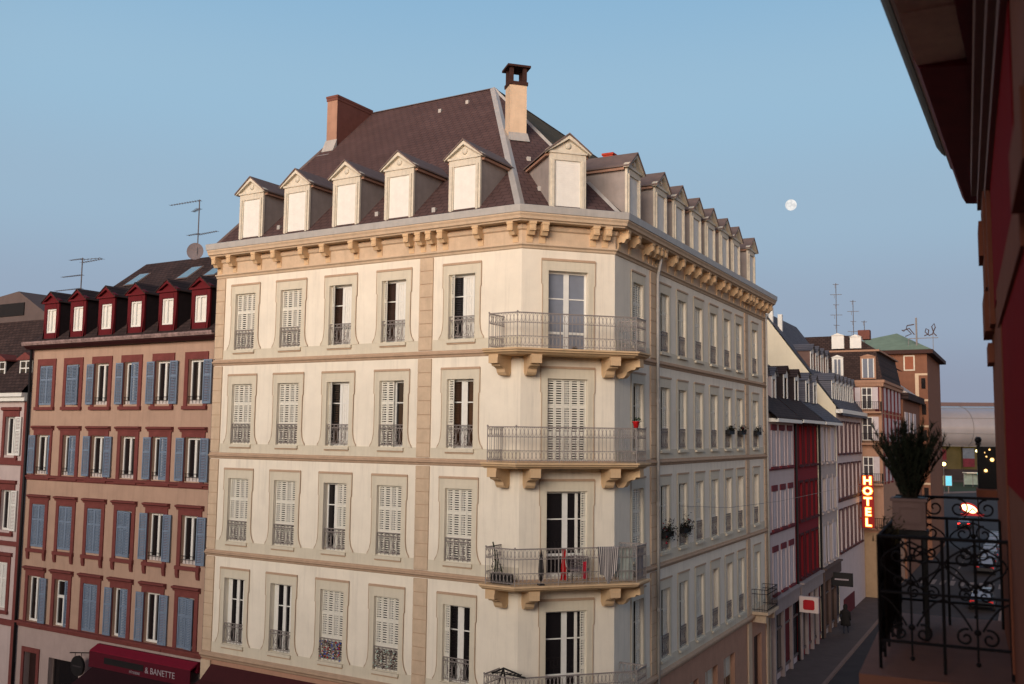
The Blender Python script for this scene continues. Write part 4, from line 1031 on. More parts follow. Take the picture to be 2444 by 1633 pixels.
# ------------------------------------------------------------------ our own house on the right (the camera leans out of its window)
fO = F((0, 0), (-.4253, -.9051)); fO.d = Vector((-.4253, -.9051))      # o towards the street, distance ahead s = -u
fK = F((0, 0), (-.4853, -.8744))
ob_ = empty('red_house', fO.p(-6, -2, GZ), 'dark red house with brown stone trim and heavy moulded eaves along the right edge', 'building')
OST = mat('brown_facade_stone', srgb(140, 86, 66), .95, .12, 3, spec=.08, bump=.2, stain=.12)
ORED = mat('dark_red_facade', srgb(136, 8, 16), .95, .08, 2, spec=.05)
OWD = mat('dark_red_eave_boards', srgb(122, 40, 50), .8, .12, 3)
OGR = mat('grey_brown_moulding', srgb(140, 108, 100), .8, .1, 3)
m = MB(); m.box(-10.6, 70, -9, -.26, GZ, 2.9)  # unseen stretch behind the camera lengthened to shade the street
m.build('wall', OST, ob_, fO)
m = MB(); m.box(34, 48, -9, 60, GZ, 6.5); m.build('unseen_sun_block', OST, ob_, fO)  # block added out of view to keep low sun off the lower facades
m = MB()
for s0, s1, a, b in ((5.2,9.1,1.12,2.7),(4.2,7.6,-.30,.82),(3,5.3,-.95,-.74),(3.0,5.5,-2.6,-1.25),(5.6,7.4,-6,-2.6),(-8,3,-3,2.6)): m.box(-s1,-s0,-.259,-.252,a,b)
m.build('red_panel', ORED, ob_, fO)
m = MB()
for s0, s1, o, a, b in ((9.55,10.5,-.20,1.37,2.25),(9.9,10.5,-.165,1.72,2.05),(9.6,10.5,-.185,.98,1.34),(9.2,9.55,-.22,1.0,2.6),(7.65,7.9,-.245,-1.6,.9),(4.6,7.9,-.235,.83,1.10),(9.9,10.5,-.21,.72,.9),(3.2,4.4,-.22,1.25,1.55),(3.6,4.5,-.20,.95,1.2)): m.box(-s1,-s0,-.259,o,a,b)
m.build('stone_surround', OST, ob_, fO)
m = MB(); L0, L1 = -12.0, 10
m.prism_oz([(.77,2.83),(.79,2.95),(.82,3.02),(.84,3.10),(.88,3.13),(.88,3.2),(.4,3.2),(.4,2.9)], L0, L1)
m.build('eave_moulding', OGR, ob_, fK)
m = MB(); m.prism_oz([(.89,3.14),(.93,3.18),(.98,3.26),(.985,3.5),(.88,3.5),(.88,3.2)], L0+.5, L1); m.build('gutter', DARK, ob_, fK)
m = MB(); m.box(L0+.25, L1, .45, .80, 2.94, 2.985); m.build('eave_fillet', mat('lilac_grey_fillet', srgb(150,132,142), .7, .1), ob_, fK)
m = MB()
m.prism_oz([(.79,2.86),(.75,2.78),(.46,2.745),(-.4,2.72),(-.4,3.2),(.75,3.2)], L0-.35, -7.6)
m.prism_oz([(.42,2.75),(-.4,2.70),(-.4,3.2),(.42,3.2)], -7.599, L1); m.build('eave_boards', OWD, ob_, fK)
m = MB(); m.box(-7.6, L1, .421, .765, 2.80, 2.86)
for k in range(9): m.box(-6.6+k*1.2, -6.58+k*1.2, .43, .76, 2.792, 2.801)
m.build('pale_soffit_panel', mat('pale_soffit_paint', srgb(240,226,200), .9, .12, 3, stain=.15), ob_, fK)  # pale board, whitened further in place of light from below
m = MB()
for s0, s1 in ((-10.6,-4.6),(-4.5,10)):
    m.box(s0,s1,-.259,-.12,2.45,2.72); m.box(s0,s1,-.259,-.17,2.30,2.45); m.box(s0,s1,-.259,-.215,2.18,2.30)
m.build('bed_moulding', OGR, ob_, fO)
m = MB(); m.quad((-10.6,-.3,3.2),(70,-.3,3.2),(70,-5.5,8),(-10.6,-5.5,8)); m.quad((-10.6,-.3,2.9),(-10.6,-9,2.9),(-10.6,-5.5,8),(-10.6,-.3,3.2)); m.build('roof', SLATED, ob_, fO)
# neighbour balcony with wrought iron railing
m = MB(); m.box(-10.2,-7.45,-.259,.74,-1.75,-1.66); m.box(-10.15,-7.52,-.259,.69,-1.86,-1.751); m.box(-10.1,-7.6,-.259,.62,-1.98,-1.861)
for s in (9.6, 8.0): m.prism_oz([(-.259,-2.6),(-.1,-2.55),(.2,-2.2),(.55,-2.1),(.55,-1.98),(-.259,-1.98)], -s-.12, -s+.12)
bal = m.build('balcony', mat('brown_balcony_stone', srgb(130,88,72), .85, .1, 3, bump=.2), ob_, fO)
def spiral(m, c, r, turns, a0, sg, pl, rr=.0085, n=22):
    P = []
    for i in range(n):
        t = i/(n-1); a = a0+sg*turns*2*math.pi*t; q = r*(1-.82*t); P.append(pl(c[0]+q*math.cos(a), c[1]+q*math.sin(a)))
    m.tube(P, rr, 5)
def iron_panel(m, pl, w, bays, ztop=-.71, crest=False):
    """pl(x,z) -> (u,o,z); x from 0..w along the panel"""
    for z, r in ((ztop,.014), (-1.11,.011), (-1.46,.012)): m.tube([pl(0,z), pl(w,z)], r, 5)
    bw = w/bays
    for k in range(bays+1): m.tube([pl(k*bw,-1.66), pl(k*bw,ztop)], .0125, 5)
    for k in range(bays):
        x = (k+.5)*bw
        m.tube([pl(x,-1.55), pl(x,ztop)], .008, 5)
        for z in (-.86,-1.03,-1.35): m.ball(pl(x,z), .024, n=5)
        m.ball(pl(x,-1.57), .018, n=5)
        for s in (-1,1):
            m.tube([pl(x+s*bw*.46*math.sin(t*math.pi/10), ztop-.03-.30*t/10) for t in range(11)], .0075, 5)
            spiral(m, (x+s*bw*.20,-.84), bw*.17, 1.2, math.pi/2, s, pl)
            spiral(m, (x+s*bw*.17,-1.02), bw*.13, 1.1, 0 if s < 0 else math.pi, s, pl)
            m.tube([pl(x+s*(bw*.48-bw*.40*(t/8)**.6), -1.14-.20*t/8) for t in range(9)], .0075, 5)
            spiral(m, (x+s*bw*.18,-1.39), bw*.15, 1.25, math.pi*.6 if s > 0 else math.pi*.4, -s, pl)
    if crest:
        m.tube([pl(0,ztop+.19), pl(w,ztop+.19)], .013, 5)
        for k in range(bays):
            for s in (-1,1):
                x = (k+.5)*bw; spiral(m, (x+s*bw*.27, ztop+.095), .085, 1.4, math.pi/2, s, pl); m.tube([pl(x,ztop+.1), pl(x+s*bw*.2,ztop)], .008, 4)
m = MB(); iron_panel(m, lambda x, z: (-7.7, .61-x, z), .86, 2); m.build('railing', IRONB, bal, None)
m = MB(); iron_panel(m, lambda x, z: (-9.75, .61-x, z), .86, 2, crest=True); m.build('railing', IRONB, bal, None)
m = MB(); iron_panel(m, lambda x, z: (-7.7-x, .61, z), 2.05, 5)
for k in range(26): m.tube([(-7.75-k*.08,.61,-1.5),(-7.75-k*.08,.61,-.73)], .009, 4)
m.build('railing', IRONB, bal, None)
# reed screen tied inside the front railing
sc = empty('reed_screen', fO.p(-8.8, .585, -1.5), 'dark reed screen tied along the street side of the iron balcony railing', 'screen', rz=fO.ang)
m = MB(); rg = random.Random(3)
for k in range(110):
    x = -.93+k*.017; z1 = .72+rg.uniform(-.03,.05); m.tube([(x,rg.uniform(-.006,.006),.03+rg.uniform(-.02,.04)),(x+rg.uniform(-.01,.01),0,z1)], .0085, 4)
m.build('reeds', mat('dark_dry_reeds', srgb(34, 26, 22), .95, .3, 20), sc, None)
# planter with a dark shrub, on a dark stand in the balcony corner
st = empty('plant_stand', fO.p(-9.0, .45, -1.66), 'dark plant stand in the far corner of the iron balcony under the pale planter', 'stand', rz=fO.ang)
m = MB(); m.box(-.15,.15,-.14,.14,.86,.90); m.build('top', DARK, st, None)
for x in (-.12,.12):
    for y in (-.11,.11): m = MB(); m.box(x-.015,x+.015,y-.015,y+.015,0,.86); m.build('leg', DARK, st, None)
pl_ = empty('planter', fO.p(-9.0, .455, -.755), 'square pale planter with recessed front panel standing in the balcony corner', 'planter', rz=fO.ang)
PLM = mat('pale_planter_plaster', srgb(134, 110, 104), .85, .08, 6)
m = MB(); h = .26
m.box(-.13,.13,-.13,.13,0,h-.025); m.box(-.145,.145,-.145,.145,h-.025,h)
for s, a in ((1,0),(-1,0)):
    m.box(s*.1352 if s > 0 else -.142, .142 if s > 0 else -.1352, -.10,-.075,.05,.2); m.box(s*.1352 if s > 0 else -.142, .142 if s > 0 else -.1352, .075,.10,.05,.2)
    m.box(s*.1352 if s > 0 else -.142, .142 if s > 0 else -.1352, -.075,.075,.05,.07); m.box(s*.1352 if s > 0 else -.142, .142 if s > 0 else -.1352, -.075,.075,.18,.2)
m.build('pot', PLM, pl_, None)
m = MB(); m.box(-.12,.12,-.12,.12,h,h+.006); m.build('soil', DARK, pl_, None)
sb = empty('shrub', fO.p(-9.0, .455, -.49), 'dark upright feathery shrub fanning out of the pale planter', 'plant', rz=fO.ang)
rg = random.Random(11)
m = MB(); ml = MB()
for k in range(84):
    a = rg.uniform(0,2*math.pi); lean = rg.uniform(.02,.25)*(1 if rg.random() < .8 else 1.2); L = rg.uniform(.36,.62)
    x0, y0 = .07*math.cos(a)*rg.random(), .07*math.sin(a)*rg.random(); P = []
    for i in range(6):
        t = i/5; P.append((x0+math.cos(a)*lean*t**1.3, y0+math.sin(a)*lean*t**1.3, L*t))
    m.tube(P, [.005,.005,.004,.003,.002,.001], 4)
    for i in range(120):
        t = rg.uniform(.04,1.04); c = Vector((x0+math.cos(a)*lean*t**1.3, y0+math.sin(a)*lean*t**1.3, L*t))
        d = Vector((rg.uniform(-1,1), rg.uniform(-1,1), rg.uniform(.5,2.0))).normalized()*rg.uniform(.035,.08)
        s = d.cross(Vector((rg.uniform(-1,1),rg.uniform(-1,1),.2))).normalized()*.005
        ml.add([tuple(c-s),tuple(c+s),tuple(c+d)], [(0,1,2)])
m.build('stems', mat('dark_stems', srgb(40,34,24), .9), sb, None)
ml.v = [(x,-y,z) for x,y,z in ml.v]; ml.build('foliage', mat('dark_needles', (.016,.022,.010,1), .8, .35, 14), sb, None)
sb2 = empty('trailing_plant', fO.p(-8.65, .57, -.78), 'wispy yellow green trailing plant on the outside of the iron balcony railing', 'plant', rz=fO.ang)
ml = MB()
for k in range(230):
    c = Vector((rg.gauss(0,.22), rg.gauss(-.02,.05), rg.gauss(-.02,.09))); d = Vector((rg.uniform(-1,1),rg.uniform(-1,1),rg.uniform(-.6,1))).normalized()*.05
    s = d.cross(Vector((.3,.2,1))).normalized()*.008; ml.add([tuple(c-d*.2-s),tuple(c-d*.2+s),tuple(c+d)], [(0,1,2)])
ml.build('foliage', mat('olive_leaves', srgb(58,52,26), .85, .35, 10), sb2, None)
# black box with small warm lamps beyond the balcony
lb = empty('lantern_box', fO.p(-10.9, -.20, -.50), 'black box with round finial and small warm bulbs beyond the iron balcony', 'lantern', rz=fO.ang)
m = MB(); m.box(-.05,.05,-.08,.09,.02,.44); m.build('case', DARK, lb, None)
m = MB(); m.tube([(0,.09,0),(0,.09,.47)], .018, 6); m.ball((0,.09,.505), .034, n=8); m.box(-.03,.03,.065,.115,.455,.475); m.build('finial', DARK, lb, None)
m = MB(); m.box(-.3,.3,-.06,.12,-.06,.018); m.build('ledge', OST, lb, None)
WARM = mat('warm_bulb', (1,.7,.35,1), .5, 0, emit=4, emitcol=(1,.55,.18,1))
for y, z, r in ((-.03,.31,.017),(.03,.20,.014),(-.01,.41,.007),(.02,.34,.006),(.035,.38,.004)):
    m = MB(); m.ball((.055,y,z), r, n=8); m.build('bulb', WARM, lb, None)

# ------------------------------------------------------------------ far end of the street: station, lamps, cars, passer-by
stn = empty('glass_station', (190, 312, GZ), 'long bulging glass hall with flat dark roof in the far distance', 'building')
GL = mat('station_glass', srgb(140, 137, 140), .2, .16, .06, spec=.9)
nt_ = GL.node_tree
X1 = 330
def stsec(x):
    """profile of the glass bulge (dy, z) shrinking to the left end"""
    k = min(1, max(.0, (x-108)/60))**.5
    q = 6.6+.7*k
    return [(6-q*1.5*math.cos(R(-52+182*i/14)), 3.7+(q-.1)*math.sin(R(-52+182*i/14))) for i in range(15)]
m = MB(); xs = [108+222*i/40 for i in range(41)]; vs = []; fs = []
for x in xs:
    for dy, z in stsec(x): vs.append((x-190, dy-12, z-GZ))
for i in range(40):
    for j in range(14): fs.append((i*15+j,(i+1)*15+j,(i+1)*15+j+1,i*15+j+1))
m.add(vs, fs, 0, True); m.build('glass_shell', GL, stn, None)
m = MB()
for i in range(0, 41, 2): m.tube([(xs[i]-190, -(dy-12.1), z-GZ) for dy, z in stsec(xs[i])], .10, 4)
for j in range(0, 15, 3): m.tube([(x-190, -(stsec(x)[j][0]-12.1), stsec(x)[j][1]-GZ) for x in xs], .10, 4)
m.build('glazing_bar', mat('grey_glazing_bar', srgb(112,110,112), .6), stn, None)
m = MB(); m.prism_uz([(133-190,10.3-GZ),(136-190,12.2-GZ),(140,13.2-GZ),(140,10.6-GZ)], -2, -40); m.build('roof', mat('brown_grey_roof', srgb(96,80,80), .8, .1, .3), stn, None)
m = MB(); m.box(-82,140,8,8.3,3.2,10.7); m.build('lit_hall', mat('yellow_lit_glass', srgb(46,39,26), .4, .5, .3, emit=.05, emitcol=(.75,.52,.12,1)), stn, None)
m = MB(); m.box(-82,140,7.9,9,0,3.2); m.build('dark_base', mat('dark_base', srgb(40,32,34), .8, .3, .4), stn, None)
for k in range(22):
    m = MB(); m.box(-80+k*6.2,-79.4+k*6.2,8.31,8.7,3.2,10.7); m.build('mullion', mat('olive_mullion', srgb(64,54,34), .7), stn, None)
for x, z, cs in ((133.6,-6.1,((80,24,32),(64,52,56))), (142.3,-5.6,((84,92,104),(84,26,38)))):
    t = empty('banner', (x, 301.5, z), 'red and grey hanging banner on the lit station hall, left one' if x < 140 else 'pale blue and red hanging banner on the lit station hall, right one', 'banner')
    m = MB(); m.box(-1.8,1.8,0,.1,0,3.2); m.build('upper_panel', mat('banner_a%d' % x, srgb(*cs[0]), .8, .3, .8), t, None)
    m = MB(); m.box(-1.8,1.8,0,.1,-2.6,-.01); m.build('lower_panel', mat('banner_b%d' % x, srgb(*cs[1]), .8, .3, .8), t, None)
def lamp(x, y, h, r, label, em, col):
    t = empty('street_lamp', (x, y, GZ), label, 'street lamp')
    m = MB(); m.tube([(0,0,0),(0,0,h)], [.09,.06], 6); m.tube([(0,0,h),(0,0,h+.12)], .12, 6); m.build('pole', ALU, t, None)
    m = MB(); m.ball((0,0,h+.1+r), r, n=8, sq=(1,1,.8)); m.build('lamp_globe', mat('lamp_glow_'+str(em), (1,.9,.6,1), .5, 0, emit=em, emitcol=col), t, None)
lamp(102.55, 230, 5.9, .55, 'bright yellow globe street lamp left in front of the lit station', 6, (1,.72,.18,1))
lamp(110.64, 230, 9.2, .42, 'tall street lamp with pale yellow light in front of the right banner', 4, (1,.85,.35,1))
def kiosk(x, y, w, h, label, col, em):
    t = empty('light_panel', (x, y, GZ), label, 'advertising panel')
    m = MB(); m.box(-w/2-.12,w/2+.12,-.2,.2,1.6,h+1.9); m.tube([(0,0,0),(0,0,1.6)], .15, 6); m.build('case', ZINCD, t, None)
    m = MB(); m.box(-w/2,w/2,.201,.22,1.75,h+1.75); m.build('screen', mat('panel_glow_%d' % x, col, .4, .3, .6, emit=em, emitcol=col), t, None)
kiosk(101.3, 225, 1.4, 2.2, 'cyan backlit panel by the road in front of the station', srgb(90,170,190), 1.1)
kiosk(99.95, 225.6, .75, 2.2, 'narrow pale green backlit panel left of the cyan one', srgb(170,190,130), 1.1)
bs = empty('bus_shelter', (122.2, 256, GZ), 'pale glass bus shelter with small lights in front of the station', 'shelter')
m = MB(); m.box(-2.6,2.9,-1.2,1.2,3.6,3.85); m.build('roof', OLDWHITE, bs, None)
m = MB(); m.box(-2.3,2.6,-1.1,-1.0,.6,3.5); m.build('glass_back', mat('pale_shelter_glass', srgb(126,140,132), .2, .25, .8, spec=.6), bs, None)
for x in (-2.4,0,2.6): m = MB(); m.box(x-.07,x+.07,-1.1,-.95,0,3.6); m.build('post', ALU, bs, None)
m = MB(); m.box(.2,2.2,1.201,1.24,3.3,3.8); m.build('light_strip', mat('cyan_strip', srgb(120,190,190), .4, 0, emit=.9, emitcol=srgb(120,190,190)), bs, None)

# cars
def car(name_col, label, fr, u, o, rz=0, group=None, lights=False, taxi=False):
    t = empty('parked_car' if not lights else 'car', fr.p(u, o, GZ+.008), label, 'car', group, rz=fr.ang+rz)
    pm = mat(*name_col)
    secs = [(-2.1,.36,.62,.70),(-2.0,.28,.80,.80),(-1.3,.25,.92,.86),(-.3,.24,.95,.88),(1.0,.24,.94,.88),(1.7,.26,.88,.86),(2.05,.30,.80,.80),(2.15,.38,.66,.70)]
    m = MB(); vs = []; fs = []
    for x, zb, zt, hw in secs: vs += [(x,-hw*.92,zb),(x,-hw,(zb+zt)*.5),(x,-hw*.9,zt),(x,hw*.9,zt),(x,hw,(zb+zt)*.5),(x,hw*.92,zb)]
    for i in range(len(secs)-1):
        for k in range(6): fs.append((i*6+k,i*6+(k+1)%6,(i+1)*6+(k+1)%6,(i+1)*6+k))
    fs += [(5,4,3,2,1,0), tuple(42+k for k in range(6))]
    m.add(vs, fs, 0)
    R_ = [(-1.35,.92),(-.75,1.40),(.75,1.44),(1.65,.92)]
    vs = []
    for x, z in R_: hw = .80 if z < 1 else .60; vs += [(x,-hw,z),(x,hw,z)]
    m.add(vs, [(2,3,5,4),(0,2,4,6),(1,7,5,3)], 0); m.build('body', pm, t, None)
    for nm, q in (('windscreen', [(-1.32,.93,.70),(-.80,1.36,.55)]), ('rear_window', [(1.60,.95,.70),(.82,1.38,.55)])):
        m = MB(); (x0,z0,w0),(x1,z1,w1) = q; s = -.03 if x0 < 0 else .03
        m.add([(x0+s,-w0,z0+.02),(x0+s,w0,z0+.02),(x1+s,w1,z1+.02),(x1+s,-w1,z1+.02)], [(0,1,2,3)]); m.build(nm, GLASSL if x0 > 0 else GLASS, t, None)
    for s in (-1,1):
        m = MB(); m.add([(-1.1,s*.775,.98),(1.3,s*.775,.98),(.72,s*.635,1.37),(-.70,s*.635,1.37)], [(0,1,2,3)]); m.build('side_window', GLASS, t, None)
        for x in (-1.35, 1.35):
            m = MB(); m.lathe((0,0,0), [(.05,-.09),(.30,-.09),(.32,-.05),(.32,.05),(.30,.09),(.05,.09)], 16)
            m.v = [(a, c, b) for a, b, c in m.v]; m.build('wheel', DARK, t, None, x, s*.78, .32)
        m = MB(); m.box(2.03,2.13,*sorted((s*.45,s*.76)),.62,.78); m.build('tail_light', mat('red_tail_light' if not lights else 'lit_red_tail_light', (.5,.02,.02,1), .3, 0, emit=0 if not lights else 6, emitcol=(1,.02,.01,1)), t, None)
        m = MB(); m.box(-2.12,-2.0,*sorted((s*.42,s*.70)),.58,.72); m.build('headlight', GLASSL, t, None)
    return t
BLK = ('black_car_paint', (.012,.012,.014,1), .22, 0, 1, .6); GRY = ('grey_car_paint', srgb(44,44,48), .28, 0, 1, .6); WHT = ('silver_car_paint', srgb(66,66,70), .3, 0, 1, .6); BLU = ('dark_blue_car_paint', srgb(26,32,52), .25, 0, 1, .6)
for k, (u, o, c, lab) in enumerate(((51.5,8.1,BLK,'nearest black parked car with pale bonnet reflections below the balcony railing'),(72.5,7.5,BLK,'second black parked car further up the street, behind a gap'),
        (78.4,7.5,GRY,'charcoal parked car directly beyond the second black one'),(84.2,7.5,BLU,'dark blue parked car in the middle of the far queue'),
        (90,7.5,BLK,'black parked car just beyond the dark blue one'),(95.8,7.5,WHT,'dark grey parked car near the far end of the queue'),(101.6,7.5,GRY,'farthest charcoal parked car at the end of the queue'))):
    car(c, lab, fR, u, o, math.pi, 'cars parked along the side street')
car(BLK, 'dark car driving away with its red tail lights on', fR, 122, 3.0, math.pi, None, True)
# glowing oval lamp sign with red surround
t = empty('oval_sign', (51.8, 110, GZ), 'glowing white oval lamp with red surround above the street behind the iron railing', 'sign', rz=fH.ang)
m = MB(); m.tube([(.9,0,0),(.9,0,6.0)], .07, 6); m.build('post', IRONB, t, None)
def oval(m, c, a, b, ang, o0, o1, n=24):
    P = [(c[0]+a*math.cos(2*math.pi*k/n)*math.cos(ang)-b*math.sin(2*math.pi*k/n)*math.sin(ang), c[1]+a*math.cos(2*math.pi*k/n)*math.sin(ang)+b*math.sin(2*math.pi*k/n)*math.cos(ang)) for k in range(n)]
    m.prism_uz(P, o0, o1)
m = MB(); oval(m, (0,4.55), 1.0, .62, -.35, -.1, .08); m.box(-.9,1.5,-.09,.07,3.75,4.0); m.build('red_surround', mat('lit_red_surround', srgb(130,10,20), .5, .2, 2, emit=.25, emitcol=(.9,.01,.02,1)), t, None)
m = MB(); oval(m, (0,4.55), .84, .42, -.35, .081, .16); m.build('lamp_face', mat('white_hot_lamp', (1,.9,.7,1), .5, 0, emit=4, emitcol=(1,.72,.30,1)), t, None)

# passer-by in a dark coat, walking away on the pavement
def person(loc, rz):
    t = empty('person', loc, 'person in a long black coat with the hood up walking away along the pavement', 'person', rz=rz)
    me = bpy.data.meshes.new('body')
    V = [((0,0,.98),.15),((0,.0,1.2),.15),((0,.02,1.42),.13),((0,.03,1.55),.06),((0,.05,1.66),.10),((0,.055,1.76),.085),
         ((-.10,0,.90),.10),((-.11,.10,.50),.065),((-.11,.02,.10),.045),((-.11,.16,.04),.035),
         ((.10,0,.90),.10),((.11,.16,.52),.065),((.11,.30,.11),.045),((.11,.42,.05),.035),
         ((-.20,.0,1.40),.07),((-.26,-.06,1.12),.055),((-.25,.06,.88),.04),((-.245,.10,.80),.03),
         ((.20,.0,1.40),.07),((.27,.05,1.13),.055),((.25,.16,.90),.04),((.245,.19,.82),.03)]
    Ed = [(0,1),(1,2),(2,3),(3,4),(4,5),(0,6),(6,7),(7,8),(8,9),(0,10),(10,11),(11,12),(12,13),(2,14),(14,15),(15,16),(16,17),(2,18),(18,19),(19,20),(20,21)]
    me.from_pydata([v for v, r in V], Ed, []); b = bpy.data.objects.new('body', me); COL.objects.link(b)
    md = b.modifiers.new('skin', 'SKIN')
    for i, (v, r) in enumerate(V): me.skin_vertices[0].data[i].radius = (r, r)
    me.skin_vertices[0].data[0].use_root = True
    b.modifiers.new('sub', 'SUBSURF').levels = 2; b.modifiers['sub'].render_levels = 2
    dg = bpy.context.evaluated_depsgraph_get(); nm = bpy.data.meshes.new_from_object(b.evaluated_get(dg)); bpy.data.objects.remove(b)
    nm.name = 'body'; nm.materials.clear(); nm.materials.append(mat('dark_jeans', srgb(44,46,58), .9, .2, 8))
    for p in nm.polygons: p.use_smooth = True
    b = bpy.data.objects.new('body', nm); COL.objects.link(b); b.parent = t
    cm = mat('black_coat', (.012,.010,.010,1), .9, .2, 8); N = 16
    def loft(name, rings, c=(0,0)):
        m = MB(); vs = []; fs = []
        for z, a, bb, y in rings:
            for k in range(N):
                q = 2*math.pi*k/N; vs.append((a*math.cos(q), y+bb*math.sin(q), z))
        for i in range(len(rings)-1):
            for k in range(N): fs.append((i*N+k,i*N+(k+1)%N,(i+1)*N+(k+1)%N,(i+1)*N+k))
        fs += [tuple(range(N-1,-1,-1)), tuple((len(rings)-1)*N+k for k in range(N))]
        m.add(vs, fs, 0, True); m.build(name, cm, t, None)
    loft('coat', [(.55,.31,.24,.06),(.75,.29,.22,.04),(1.0,.25,.19,.01),(1.25,.25,.19,0),(1.42,.26,.17,.01),(1.50,.17,.13,.02),(1.56,.09,.09,.03)])
    loft('hood', [(1.48,.13,.13,.02),(1.58,.125,.135,.03),(1.70,.135,.15,.04),(1.80,.11,.12,.05),(1.85,.05,.06,.05)])
    for s in (-1, 1):
        m = MB(); m.tube([(s*.22,.0,1.42),(s*.28,.03,1.14),(s*.265,-.08 if s < 0 else -.16,.90)], [.085,.075,.06], 10, smooth=True); m.build('sleeve', cm, t, None)
person((20.9, 61.2, GZ+.13), -.5)
# moon
MOON = mat('moon_surface', (0,0,0,1), 1, .0, .004, emit=1.0, emitcol=(.80,.79,.77,1))
nm_ = MOON.node_tree; nz_ = nm_.nodes.new('ShaderNodeTexNoise'); nz_.inputs['Scale'].default_value = .028; tc_ = nm_.nodes.new('ShaderNodeTexCoord'); rp_ = nm_.nodes.new('ShaderNodeValToRGB')
rp_.color_ramp.elements[0].position = .38; rp_.color_ramp.elements[0].color = (.70,.70,.70,1); rp_.color_ramp.elements[1].position = .58; rp_.color_ramp.elements[1].color = (.93,.91,.88,1)
nm_.links.new(tc_.outputs['Object'], nz_.inputs['Vector']); nm_.links.new(nz_.outputs['Fac'], rp_.inputs['Fac']); nm_.links.new(rp_.outputs['Color'], nm_.nodes['Principled BSDF'].inputs['Emission Color'])
m = MB(); m.ball((0,0,0), 10000*13.5/2301.5*.985, n=24); mo = m.build('moon', MOON, None); mo.location = (2737*1.06, 9341*1.06, 2292*1.06)
tag(mo, 'pale full moon low in the clear evening sky', 'moon')
# ------------------------------------------------------------------ ground
def sheet(name, pts, m, z, fr=WORLD, kind='structure'):
    mb = MB(); mb.poly([(u,o,0) for u, o in pts]); ob = mb.build(name, m, None, fr, 0, 0, z); tag(ob, kind=kind); return ob
sheet('road', [(-400,150),(600,150),(600,-900),(-400,-900)], ASPH, GZ)
def slab(name, fr, u0, u1, o0, o1, h=.12):
    m = MB(); m.box(u0,u1,o0,o1,-.3,h); m.box(u0,u1,o1,o1+.16,-.3,h+.004,1) if o1 > 0 and o0 < 6 else m.box(u0,u1,o0-.16,o0,-.3,h+.004,1)
    tag(m.build(name, [PAVE, KERB], None, fr, 0, 0, GZ), kind='structure')
slab('pavement', fR, -1.5, 51, -3, 2.1); slab('pavement', fL, -30, 13.5, -3, 2.4); slab('pavement', fR, -30, 118, 9.4, 12.5)
sheet('lane_marking', [(55+0,5.2),(56.5,5.2),(56.5,5.05),(55,5.05)], MARK, GZ+.004, fR)
for k in range(12): sheet('lane_marking', [(62+k*4,5.2),(64+k*4,5.2),(64+k*4,5.05),(62+k*4,5.05)], MARK, GZ+.004, fR)
for k in range(9): sheet('crosswalk_stripe', [(62,2.8+k*.75),(65,2.8+k*.75),(65,3.2+k*.75),(62,3.2+k*.75)], MARK, GZ+.008, fR)
sheet('lawn', [(95,-232),(180,-236),(190,-285),(100,-280)], GRASS, GZ+.02)
sheet('path', [(98,-222),(150,-250),(150,-254),(98,-228)], KERB, GZ+.04)
sheet('plaza', [(70,-286),(330,-286),(330,-300),(70,-300)], PAVE, GZ+.02)

# ------------------------------------------------------------------ things on balconies and window sills
FZ = -4.44; TOP = FZ+1.07
m = MB(); nx, nz = 22, 16
def cloth(u0, u1, ztop, zbot, o, wob, skew=0, back=.35):
    P = []
    for j in range(nz+1):
        t = j/nz; row = []
        for i in range(nx+1):
            s = i/nx; u = u0+(u1-u0)*s
            if t < .25: oo = o-.02-(.25-t)*back; zz = ztop-(.25-t)*.9*back
            else:
                q = (t-.25)/.75; oo = o+.03+wob*q*math.sin(s*13+2*q); zz = ztop-(ztop-zbot(s))*q; u += skew*q*(s-.4)+.02*math.sin(9*s)*q
            row.append((u,-oo,zz))
        P += row
    fs = [(j*(nx+1)+i, j*(nx+1)+i+1, (j+1)*(nx+1)+i+1, (j+1)*(nx+1)+i) for j in range(nz) for i in range(nx)]
    return P, fs
STR = bpy.data.materials.new('striped_cloth'); STR.use_nodes = True
n_ = STR.node_tree; b_ = n_.nodes['Principled BSDF']; b_.inputs['Roughness'].default_value = .95
tc = n_.nodes.new('ShaderNodeUVMap'); wv = n_.nodes.new('ShaderNodeTexWave'); wv.inputs['Scale'].default_value = 3.4; wv.bands_direction = 'X'
rp = n_.nodes.new('ShaderNodeValToRGB'); rp.color_ramp.interpolation = 'CONSTANT'; rp.color_ramp.elements[0].color = (.015,.015,.03,1); rp.color_ramp.elements[1].color = (.55,.5,.46,1); rp.color_ramp.elements[1].position = .5
n_.links.new(tc.outputs[0], wv.inputs[0]); n_.links.new(wv.outputs['Fac'], rp.inputs[0]); n_.links.new(rp.outputs[0], b_.inputs['Base Color'])
P, fs = cloth(2.22, 2.90, TOP+.035, lambda s: FZ+.28-.30*math.exp(-((s-.55)/.22)**2)+.25*max(0,s-.7)*2, .91, .035, -.12)
m.add(P, fs, 0, True); c = m.build('striped_blanket', STR, None, fC); tag(c, 'black and white striped blanket hung over the railing of the third balcony', 'blanket')
uv = c.data.uv_layers.new(name='UVMap')
for lp in c.data.loops:
    i, j = lp.vertex_index % (nx+1), lp.vertex_index//(nx+1); uv.data[lp.index].uv = (i/nx+.05*j/nz*(1 if i > nx*.6 else -1), j/nz)
